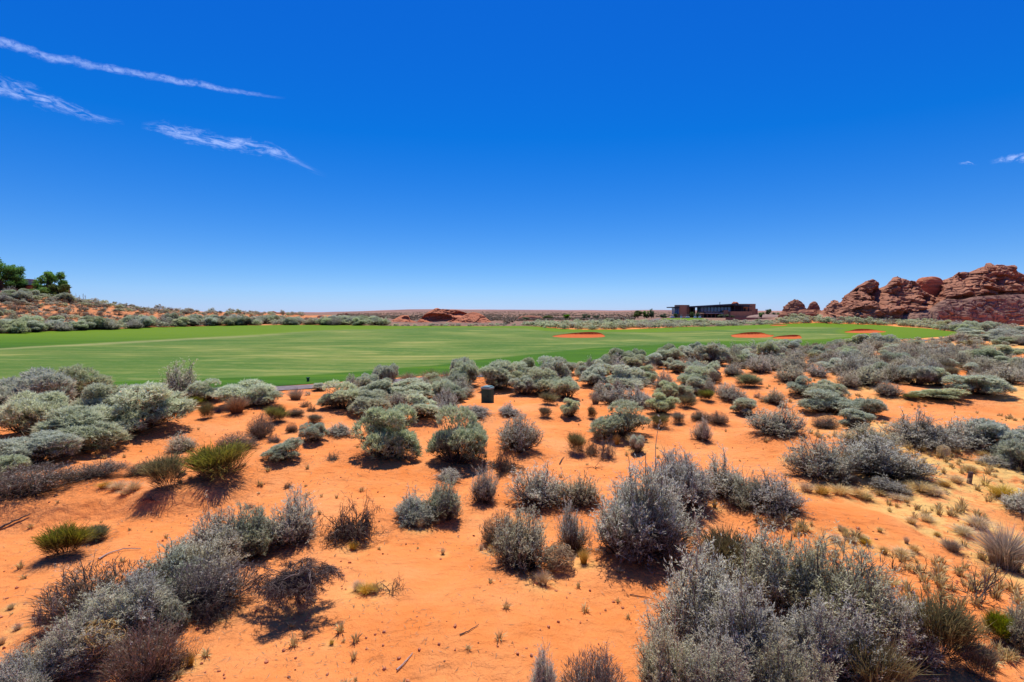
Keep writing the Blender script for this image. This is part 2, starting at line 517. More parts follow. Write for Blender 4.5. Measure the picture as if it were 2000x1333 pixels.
# every shrub generator works in a unit box: footprint radius 0.5, height 1; returns (foliage Q4, stems Q4)
def lobes_points(nl, n, spread=0.30, zlo=0.42, zhi=0.78, rlo=0.16, rhi=0.27):
    a = rng.uniform(0, 2 * np.pi, nl); r = spread * np.sqrt(rng.uniform(0.05, 1, nl))
    c = np.stack([r * np.cos(a), r * np.sin(a), rng.uniform(zlo, zhi, nl) - 0.34 * (r / spread) ** 2], 1)
    c[:, 2] = np.maximum(c[:, 2], 0.13)
    rad = rng.uniform(rlo, rhi, nl)
    li = rng.integers(0, nl, n * 4)
    d = rdir(n * 4); d[:, 2] = np.where(d[:, 2] < -0.25, -d[:, 2], d[:, 2])
    p = c[li] + d * rad[li][:, None] * np.array([1, 1, 1.05]) * rng.uniform(0.78, 1.05, (n * 4, 1))
    ins = np.zeros(len(p), bool)
    for k in range(nl):
        q = np.linalg.norm(p - c[k], axis=1) < rad[k] * 0.72
        ins |= q
    p, d = p[~ins][:n], d[~ins][:n]
    return p, d, c, rad

def gen_sage(seed, ntuft=1000, nb=14, nstem=90, bl=0.085, bw=0.011, low=False, twiggy=0.5):
    global rng
    rng = np.random.default_rng(seed)
    F_, S_ = Q4(), Q4()
    nl = rng.integers(12, 19)
    p, d, c, rad = lobes_points(nl, ntuft, 0.38, 0.26, 0.80, 0.13, 0.24)
    p[:, 2] = np.maximum(p[:, 2], 0.05 + 0.04 * rng.uniform(size=len(p)))
    n = len(p)
    up = np.array([0, 0, 1.0])
    td = norm(0.55 * d + 0.8 * up + 0.25 * rng.normal(size=(n, 3)))
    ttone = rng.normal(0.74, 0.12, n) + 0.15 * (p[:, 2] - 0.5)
    b = np.repeat(p, nb, 0) + rng.normal(size=(n * nb, 3)) * 0.014
    dd = norm(np.repeat(td, nb, 0) + rng.normal(size=(n * nb, 3)) * 0.58)
    L = rng.uniform(0.55, 1.15, n * nb) * bl
    t = np.repeat(ttone, nb) + rng.normal(0, 0.07, n * nb)
    F_.kites(b - dd * L[:, None] * 0.3, b + dd * L[:, None] * 0.8, bw * rng.uniform(0.7, 1.3, n * nb), t - 0.16, t + 0.12, face=UPF(n * nb))
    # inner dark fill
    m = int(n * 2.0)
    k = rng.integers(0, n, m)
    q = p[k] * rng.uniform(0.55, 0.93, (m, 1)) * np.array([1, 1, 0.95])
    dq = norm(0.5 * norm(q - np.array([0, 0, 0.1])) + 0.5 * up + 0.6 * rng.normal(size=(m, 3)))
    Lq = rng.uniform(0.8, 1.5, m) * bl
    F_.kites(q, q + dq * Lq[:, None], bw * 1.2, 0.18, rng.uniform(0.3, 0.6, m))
    # loose shoots that break the outline
    m = 60 if low else 260
    k = rng.integers(0, n, m)
    q = p[k]; dq = norm(0.7 * d[k] + 0.9 * up + 0.4 * rng.normal(size=(m, 3))); Lq = rng.uniform(0.06, 0.15, m)
    F_.kites(q, q + dq * Lq[:, None], bw * 1.1, 0.4, 0.75)
    # dry lower skirt
    ms = int((60 if low else 420) * twiggy * 2)
    a = rng.uniform(0, 2 * np.pi, ms); r = 0.36 * np.sqrt(rng.uniform(0.02, 1, ms))
    q = np.stack([r * np.cos(a), r * np.sin(a), rng.uniform(0.02, 0.34, ms)], 1)
    dq = norm(np.stack([np.cos(a), np.sin(a), rng.uniform(-0.2, 1.0, ms)], 1) + 0.5 * rng.normal(size=(ms, 3)))
    S_.kites(q, q + dq * rng.uniform(0.07, 0.19, (ms, 1)), 0.007 if not low else 0.014, 0.1, rng.uniform(0.2, 0.7, ms))
    # stems
    k = rng.integers(0, n, nstem)
    p2 = p[k] * np.array([0.95, 0.95, 0.97])
    p0 = np.stack([p2[:, 0] * 0.13, p2[:, 1] * 0.13, np.full(nstem, -0.04)], 1) + rng.normal(size=(nstem, 3)) * np.array([0.02, 0.02, 0])
    p1 = np.stack([p2[:, 0] * 0.75, p2[:, 1] * 0.75, p2[:, 2] * 0.28], 1) + rng.normal(size=(nstem, 3)) * 0.035
    kk = 4 if low else 7
    pts = bez(p0, p1, p2, kk)
    pts[:, 1:-1] += rng.normal(size=(nstem, kk - 2, 3)) * 0.012
    r0 = rng.uniform(0.005, 0.014, nstem)
    S_.tubes(pts, r0[:, None] * np.linspace(1, 0.25, kk)[None], 0.3 + 0.4 * rng.uniform(size=nstem))
    return F_, S_

def gen_grey(seed, nbr=240, sub=5, leafn=15, low=False, leafy=1.0, spread=0.5, bw=0.0095):
    """open upright shrub: fans of twigs that end in leafy spikes"""
    global rng
    rng = np.random.default_rng(seed)
    F_, S_ = Q4(), Q4()
    a = rng.uniform(0, 2 * np.pi, nbr)
    r = rng.uniform(0.0, 1, nbr) ** 0.5
    # crown outline broken into lobes
    ph = rng.uniform(0, 6.28, 4)
    out = 0.80 + 0.17 * np.sin(2 * a + ph[0]) + 0.15 * np.sin(3 * a + ph[3]) + 0.14 * np.sin(7 * a + ph[1]) 
    top = (1 - 0.58 * r ** 2.2) * (0.80 + 0.14 * np.sin(3 * a + ph[2]) * r + 0.12 * rng.normal(size=nbr))
    p2 = np.stack([0.47 * r * out * np.cos(a), 0.47 * r * out * np.sin(a), np.clip(top, 0.25, 1.02)], 1)
    # low side shoots so that the crown comes down to the ground all round
    low_ = rng.uniform(size=nbr) < 0.42
    p2[low_, 2] *= rng.uniform(0.18, 0.7, low_.sum())
    nlob = 9
    la = rng.uniform(0, 6.28, nlob); lr = rng.uniform(0.1, 0.42, nlob); lh = rng.uniform(0.52, 1.15, nlob)
    dl = (p2[:, 0, None] - lr * np.cos(la)) ** 2 + (p2[:, 1, None] - lr * np.sin(la)) ** 2
    p2[:, 2] *= lh[np.argmin(dl, 1)]
    p0 = np.stack([p2[:, 0] * 0.32, p2[:, 1] * 0.32, np.full(nbr, -0.04)], 1) + rng.normal(size=(nbr, 3)) * np.array([0.02, 0.02, 0])
    p1 = np.stack([p2[:, 0] * 0.85, p2[:, 1] * 0.85, p2[:, 2] * 0.45], 1) + rng.normal(size=(nbr, 3)) * 0.05
    k = 5 if low else 8
    pts = bez(p0, p1, p2, k)
    pts[:, 1:-1] += rng.normal(size=(nbr, k - 2, 3)) * 0.014
    r0 = rng.uniform(0.004, 0.012, nbr)
    S_.tubes(pts, r0[:, None] * np.linspace(1, 0.3, k)[None], rng.uniform(0.2, 0.8, nbr))
    # twigs on the outer half of every branch
    n = nbr * sub
    bi = np.repeat(np.arange(nbr), sub)
    u = rng.uniform(0.45, 1.0, n)
    f = u * (k - 1); i0 = np.minimum(f.astype(int), k - 2); fr = (f - i0)[:, None]
    tb = pts[bi, i0] * (1 - fr) + pts[bi, i0 + 1] * fr
    ax = norm(pts[bi, i0 + 1] - pts[bi, i0])
    td = norm(0.6 * ax + np.array([0, 0, 0.55]) + 0.50 * rng.normal(size=(n, 3)))
    tl = rng.uniform(0.10, 0.20, n)
    te = tb + td * tl[:, None]
    tm = (tb + te) / 2 + rng.normal(size=(n, 3)) * 0.008
    S_.kites(tb, te, 0.006 if not low else 0.011, 0.25, rng.uniform(0.3, 0.8, n))
    # leaf spikes
    nl = int(leafn * leafy)
    N = n * nl
    ti = np.repeat(np.arange(n), nl)
    v = rng.uniform(0.15, 1.08, N)[:, None]
    lb = tb[ti] * (1 - v) + te[ti] * v + rng.normal(size=(N, 3)) * 0.006
    ld = norm(td[ti] * 0.8 + 0.55 * rng.normal(size=(N, 3)) + np.array([0, 0, 0.1]))
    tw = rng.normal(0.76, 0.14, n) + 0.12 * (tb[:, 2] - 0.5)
    keep = rng.uniform(size=N) < np.repeat(np.clip(rng.uniform(-0.15, 1.25, n), 0, 1), nl)
    t = tw[ti] + rng.normal(0, 0.08, N)
    L = rng.uniform(0.024, 0.050, N) * (1.7 if low else 1)
    F_.kites(lb[keep], (lb + ld * L[:, None])[keep], bw * (1.9 if low else 1), (t - 0.18)[keep], (t + 0.1)[keep], face=UPF(int(keep.sum())))
    # dead twigs near the base
    ms = 50 if low else 320
    a = rng.uniform(0, 2 * np.pi, ms); rr = 0.33 * np.sqrt(rng.uniform(0.02, 1, ms))
    q = np.stack([rr * np.cos(a), rr * np.sin(a), rng.uniform(0.02, 0.38, ms)], 1)
    dq = norm(np.stack([np.cos(a), np.sin(a), rng.uniform(-0.3, 0.9, ms)], 1) + 0.6 * rng.normal(size=(ms, 3)))
    S_.kites(q, q + dq * rng.uniform(0.08, 0.2, (ms, 1)), 0.006 if not low else 0.012, 0.1, rng.uniform(0.2, 0.8, ms))
    return F_, S_

def grow(p, d, L, r, level, maxl, out, tort=0.35, droop=0.0, kids=(3, 4), leaf=None):
    """recursive contorted twig, python scalar"""
    k = 6
    pts = [p]
    for i in range(k - 1):
        d = (d + Vector((random.gauss(0, tort), random.gauss(0, tort), random.gauss(0, tort) - droop * (level)))).normalized()
        p = p + d * (L / (k - 1))
        if p.z < 0.02: 
            p.z = 0.02; d.z = abs(d.z) * 0.3
        pts.append(p)
    out.append((pts, r, r * 0.55, level))
    if level < maxl:
        for c in range(random.randint(*kids)):
            i = random.randint(1, k - 1)
            nd = (d * 0.5 + Vector((random.gauss(0, 1), random.gauss(0, 1), random.gauss(0.1, 0.8))).normalized() * 0.75).normalized()
            grow(pts[i], nd, L * random.uniform(0.45, 0.75), r * 0.55, level + 1, maxl, out, tort, droop, kids)
        # the leader goes on
        grow(pts[-1], d, L * 0.65, r * 0.55, level + 1, maxl, out, tort, droop, kids)

def gen_dead(seed, nmain=11, maxl=3, tort=0.3, droop=0.10, rise=0.75, kids=(3, 4), L=0.26, r=0.017, umbrella=False, twig=1.0):
    global rng
    rng = np.random.default_rng(seed); random.seed(seed)
    S_ = Q4(); out = []
    if umbrella:
        # single trunk that opens into a drooping crown
        pts = [Vector((random.gauss(0, 0.008), random.gauss(0, 0.008), z)) for z in (-0.05, 0.06, 0.12, 0.18, 0.25, 0.32)]
        out.append((pts, 0.026, 0.018, 0))
        for i in range(nmain):
            a = i / nmain * 6.283 + random.gauss(0, 0.25)
            d = Vector((math.cos(a), math.sin(a), random.uniform(-0.1, 0.9))).normalized()
            grow(Vector((0, 0, random.uniform(0.18, 0.36))), d, L, r, 1, maxl, out, tort, droop, kids)
    else:
        for i in range(nmain):
            a = i / nmain * 6.283 + random.gauss(0, 0.3)
            d = Vector((math.cos(a), math.sin(a), random.uniform(0.1, 1.0) * rise * 2)).normalized()
            grow(Vector((0.02 * math.cos(a), 0.02 * math.sin(a), -0.03)), d, L * random.uniform(0.7, 1.2), r * random.uniform(0.6, 1.2), 0, maxl, out, tort, droop, kids)
    P_ = np.array([[list(v) for v in o[0]] for o in out])
    r0 = np.array([o[1] for o in out]); r1 = np.array([o[2] for o in out])
    rad = r0[:, None] + (r1 - r0)[:, None] * np.linspace(0, 1, P_.shape[1])[None]
    rad = np.maximum(rad, 0.0022)
    # normalise: horizontal radius about 0.5, height about 1
    ext = np.percentile(np.abs(P_[:, :, :2]), 98.5); top = np.percentile(P_[:, :, 2], 99.7)
    P_[:, :, :2] *= 0.47 / ext
    P_[:, :, 2] *= 0.98 / top
    S_.tubes(P_, rad, np.clip(rng.normal(0.45, 0.2, len(out)), 0.05, 1))
    lv = np.array([o[3] for o in out]); sel = np.nonzero(lv >= maxl - 1)[0]
    if maxl >= 3 and len(sel) and twig > 0:
        m = int(min(len(sel) * 8, 16000) * twig); k = sel[rng.integers(0, len(sel), m)]; j = rng.integers(1, P_.shape[1], m)
        q = P_[k, j]; dq = norm(norm(P_[k, -1] - P_[k, 0]) + 0.7 * rng.normal(size=(m, 3)) + np.array([0, 0, 0.15]))
        S_.kites(q, q + dq * rng.uniform(0.03, 0.09, (m, 1)), 0.005, 0.3, rng.uniform(0.3, 1, m))
    return None, S_, P_

def gen_brown(seed, low=False, fine=1.0, leafy=0.25):
    """twiggy, nearly leafless shrub"""
    F_, S_ = gen_grey(seed, nbr=int(190 * fine), sub=9 if not low else 6, leafn=3, low=low, leafy=leafy * 4 if leafy * 12 >= 1 else 0, bw=0.007)
    n = int(2600 if not low else 300)
    a = rng.uniform(0, 2 * np.pi, n); r = np.sqrt(rng.uniform(0.02, 1, n))
    z = rng.uniform(0.05, 0.88, n) * (1 - 0.5 * r ** 2)
    q = np.stack([0.40 * r * np.cos(a), 0.40 * r * np.sin(a), z], 1)
    dq = norm(norm(q) * 1.0 + np.array([0, 0, 0.5]) + 0.55 * rng.normal(size=(n, 3)))
    S_.kites(q, q + dq * rng.uniform(0.06, 0.15, (n, 1)), 0.006 if not low else 0.013, 0.15, rng.uniform(0.2, 0.9, n))
    return F_, S_

def gen_olive(seed, n=2600, low=False, bright=0.0):
    """broom-like shrub of fine upright stems, woody base"""
    global rng
    rng = np.random.default_rng(seed)
    F_, S_ = Q4(), Q4()
    nc = 16 if not low else 8
    ca = rng.uniform(0, 2 * np.pi, nc); cr = np.sqrt(rng.uniform(0, 1, nc)) * 0.30
    cz = rng.uniform(0.62, 1.0, nc) - 0.30 * (cr / 0.3) ** 2 * rng.uniform(0.3, 1, nc)
    ct = rng.normal(0.0, 0.16, nc)
    if low: n = 220
    ci = rng.integers(0, nc, n)
    b = np.stack([cr[ci] * 0.55 * np.cos(ca[ci]), cr[ci] * 0.55 * np.sin(ca[ci]), rng.uniform(0.08, 0.55, n)], 1) + rng.normal(size=(n, 3)) * np.array([0.05, 0.05, 0.02])
    tgt = np.stack([cr[ci] * np.cos(ca[ci]), cr[ci] * np.sin(ca[ci]), cz[ci]], 1) + rng.normal(size=(n, 3)) * np.array([0.105, 0.105, 0.10])
    d = tgt - b
    Ln = np.linalg.norm(d, axis=1)
    u = rng.uniform(0.0, 0.45, (n, 1))
    b2 = b + d * u
    t = 0.62 + ct[ci] + rng.normal(0, 0.12, n) + bright
    F_.kites(b2, tgt, 0.0085 if not low else 0.03, t - 0.45, t + 0.2, bulge=0.6)
    # short side sprays
    m = n if not low else 60
    k = rng.integers(0, n, m)
    q = b2[k] + (tgt - b2)[k] * rng.uniform(0.4, 1, (m, 1))
    dq = norm(norm(d[k]) + 0.35 * rng.normal(size=(m, 3)))
    F_.kites(q, q + dq * rng.uniform(0.04, 0.11, (m, 1)), 0.0075 if not low else 0.02, t[k] - 0.3, t[k] + 0.2)
    ms = 500 if not low else 60
    a = rng.uniform(0, 2 * np.pi, ms); rr = 0.30 * np.sqrt(rng.uniform(0.0, 1, ms))
    q = np.stack([rr * 0.6 * np.cos(a), rr * 0.6 * np.sin(a), rng.uniform(-0.02, 0.3, ms)], 1)
    e = np.stack([rr * 1.3 * np.cos(a), rr * 1.3 * np.sin(a), rng.uniform(0.1, 0.5, ms)], 1)
    S_.kites(q, e, 0.008 if not low else 0.02, 0.1, rng.uniform(0.15, 0.6, ms))
    return F_, S_

def gen_grass(seed, n=420, low=False, flare=0.5, wid=0.010):
    """bunch grass: arched blades; unit height 1, radius 0.5"""
    global rng
    rng = np.random.default_rng(seed)
    F_ = Q4()
    if low: n = 60
    a = rng.uniform(0, 2 * np.pi, n); r = np.sqrt(rng.uniform(0, 1, n))
    b = np.stack([0.16 * r * np.cos(a), 0.16 * r * np.sin(a), np.full(n, -0.02)], 1)
    h = rng.uniform(0.45, 1.0, n) * (1 - 0.35 * r)
    e = np.stack([flare * r * np.cos(a + rng.normal(0, 0.3, n)), flare * r * np.sin(a + rng.normal(0, 0.3, n)), h], 1)
    m = (b + e) / 2; m[:, 2] += 0.10; m[:, :2] *= 0.75
    t = rng.normal(0.55, 0.18, n)
    w = wid * (3.0 if low else 1)
    side = norm(np.cross(e - b, UPF(n))) * w / 2
    V = np.stack([b - side, b + side, m + side, m - side, e - side * 0.25, e + side * 0.25], 1).reshape(-1, 3)
    i = np.arange(n)[:, None] * 6
    Q = np.concatenate([i + np.array([[0, 1, 2, 3]]), i + np.array([[3, 2, 5, 4]])], 0)
    tt = np.stack([t - 0.4, t - 0.4, t, t, t + 0.3, t + 0.3], 1).ravel()
    F_.add(V, Q, tt)
    return F_

def gen_tumble(seed, n=260):
    global rng
    rng = np.random.default_rng(seed)
    S_ = Q4()
    d1 = rdir(n); d2 = norm(d1 + 0.8 * rng.normal(size=(n, 3))); d3 = norm(d2 + 0.8 * rng.normal(size=(n, 3)))
    c = np.array([0, 0, 0.5])
    sc = np.array([0.46, 0.46, 0.48])
    pts = bez(c + d1 * sc * rng.uniform(0.3, 0.9, (n, 1)), c + d2 * sc * 1.25, c + d3 * sc * rng.uniform(0.6, 1.0, (n, 1)), 7)
    pts[:, :, 2] = np.maximum(pts[:, :, 2], 0.01)
    S_.tubes(pts, np.full((n, 7), 0.0065), rng.uniform(0.3, 1, n))
    return S_

def fit(fs):
    """scale foliage and stems together so the shrub really fills its unit box"""
    P_ = np.concatenate([v for q in fs if q is not None for v in q.V])
    r = np.percentile(np.hypot(P_[:, 0], P_[:, 1]), 98.0); h = np.percentile(P_[:, 2], 99.3)
    k = np.array([0.5 / r, 0.5 / r, 1.0 / h])
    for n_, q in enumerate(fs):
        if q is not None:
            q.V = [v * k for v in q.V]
            # tone drops low down and towards the middle of the plant
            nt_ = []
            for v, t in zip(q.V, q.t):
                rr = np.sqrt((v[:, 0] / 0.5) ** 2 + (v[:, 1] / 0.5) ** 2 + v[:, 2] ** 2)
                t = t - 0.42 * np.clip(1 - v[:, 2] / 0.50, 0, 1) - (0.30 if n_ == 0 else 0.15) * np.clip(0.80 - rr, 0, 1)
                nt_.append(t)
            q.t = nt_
    return fs

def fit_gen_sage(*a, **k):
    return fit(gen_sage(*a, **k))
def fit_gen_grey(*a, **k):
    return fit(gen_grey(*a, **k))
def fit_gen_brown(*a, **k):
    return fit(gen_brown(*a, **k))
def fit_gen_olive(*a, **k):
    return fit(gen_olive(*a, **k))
# ------------------------------------------------------------------ variants
def both(Fq, Sq, name, leaf, stem=None):
    fm = Fq.mesh(name + '_foliage', M[leaf]) if Fq is not None else None
    sm = Sq.mesh(name + '_stems', M[stem or 'brown']) if Sq is not None else None
    return fm, sm

def merged(Fq, Sq, name, leaf, stem='brown'):
    q = Q4()
    if Fq is not None:
        V, Q, t, m = Fq.data(); q.add(V, Q, t, 0)
    if Sq is not None:
        V, Q, t, m = Sq.data(); q.add(V, Q, t, 1)
    return q.mesh(name, [M[leaf], M[stem]])

VAR = {}
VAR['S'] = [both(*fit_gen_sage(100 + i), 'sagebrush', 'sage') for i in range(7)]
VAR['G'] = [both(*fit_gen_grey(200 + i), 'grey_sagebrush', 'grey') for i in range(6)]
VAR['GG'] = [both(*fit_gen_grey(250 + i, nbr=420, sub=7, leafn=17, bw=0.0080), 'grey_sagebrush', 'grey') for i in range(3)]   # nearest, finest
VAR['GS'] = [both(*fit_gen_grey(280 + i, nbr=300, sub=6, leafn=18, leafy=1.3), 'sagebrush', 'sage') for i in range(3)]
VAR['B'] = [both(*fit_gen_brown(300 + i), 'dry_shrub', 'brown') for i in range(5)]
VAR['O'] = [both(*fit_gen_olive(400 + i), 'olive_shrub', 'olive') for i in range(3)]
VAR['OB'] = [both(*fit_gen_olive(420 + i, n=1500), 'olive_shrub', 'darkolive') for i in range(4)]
VAR['D'] = [(None, gen_dead(500 + i, nmain=10, maxl=3)[1].mesh('dead_branches', M['brown'])) for i in range(3)]
VAR['T'] = [(gen_grass(600 + i).mesh('grass_blades', M['straw']), None) for i in range(4)]
VAR['TT'] = [(gen_grass(620 + i, n=900, wid=0.006).mesh('grass_blades', M['tan']), None) for i in range(2)]
LOW = {}
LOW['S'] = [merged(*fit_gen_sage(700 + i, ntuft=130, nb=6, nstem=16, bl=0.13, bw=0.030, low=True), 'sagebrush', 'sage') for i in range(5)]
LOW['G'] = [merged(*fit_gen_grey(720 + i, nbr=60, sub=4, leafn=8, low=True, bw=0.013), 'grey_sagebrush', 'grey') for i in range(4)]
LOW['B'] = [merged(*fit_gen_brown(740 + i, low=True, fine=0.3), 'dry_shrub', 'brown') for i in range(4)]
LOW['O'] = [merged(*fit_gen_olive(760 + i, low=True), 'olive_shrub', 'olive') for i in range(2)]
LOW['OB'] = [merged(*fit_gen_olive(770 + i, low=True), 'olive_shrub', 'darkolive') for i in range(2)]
LOW['T'] = [gen_grass(780 + i, low=True).mesh('grass_tussock', M['straw']) for i in range(3)]
LOWQ = {'S': [gen_sage(800 + i, ntuft=60, nb=4, nstem=6, bl=0.17, bw=0.055, low=True, twiggy=0.25) for i in range(4)]}

NAMES = {'S': ('sagebrush', 'sagebrush'), 'GS': ('sagebrush', 'sagebrush'), 'G': ('grey_sagebrush', 'sagebrush'), 'GG': ('grey_sagebrush', 'sagebrush'),
         'B': ('dry_shrub', 'dry shrub'), 'O': ('olive_shrub', 'green shrub'), 'OB': ('olive_shrub', 'green shrub'),
         'D': ('dead_shrub', 'dead shrub'), 'T': ('grass_tussock', 'dry grass'), 'TT': ('bunch_grass', 'dry grass')}
GROUPS = {'sagebrush': 'sagebrush shrubs on the red sand', 'grey_sagebrush': 'grey sagebrush shrubs on the red sand', 'dry_shrub': 'dry twiggy shrubs on the red sand',
          'olive_shrub': 'olive green shrubs on the red sand', 'dead_shrub': 'bare dead shrubs on the red sand', 'grass_tussock': 'dry straw grass tussocks',
          'bunch_grass': 'tall dry bunch grasses'}

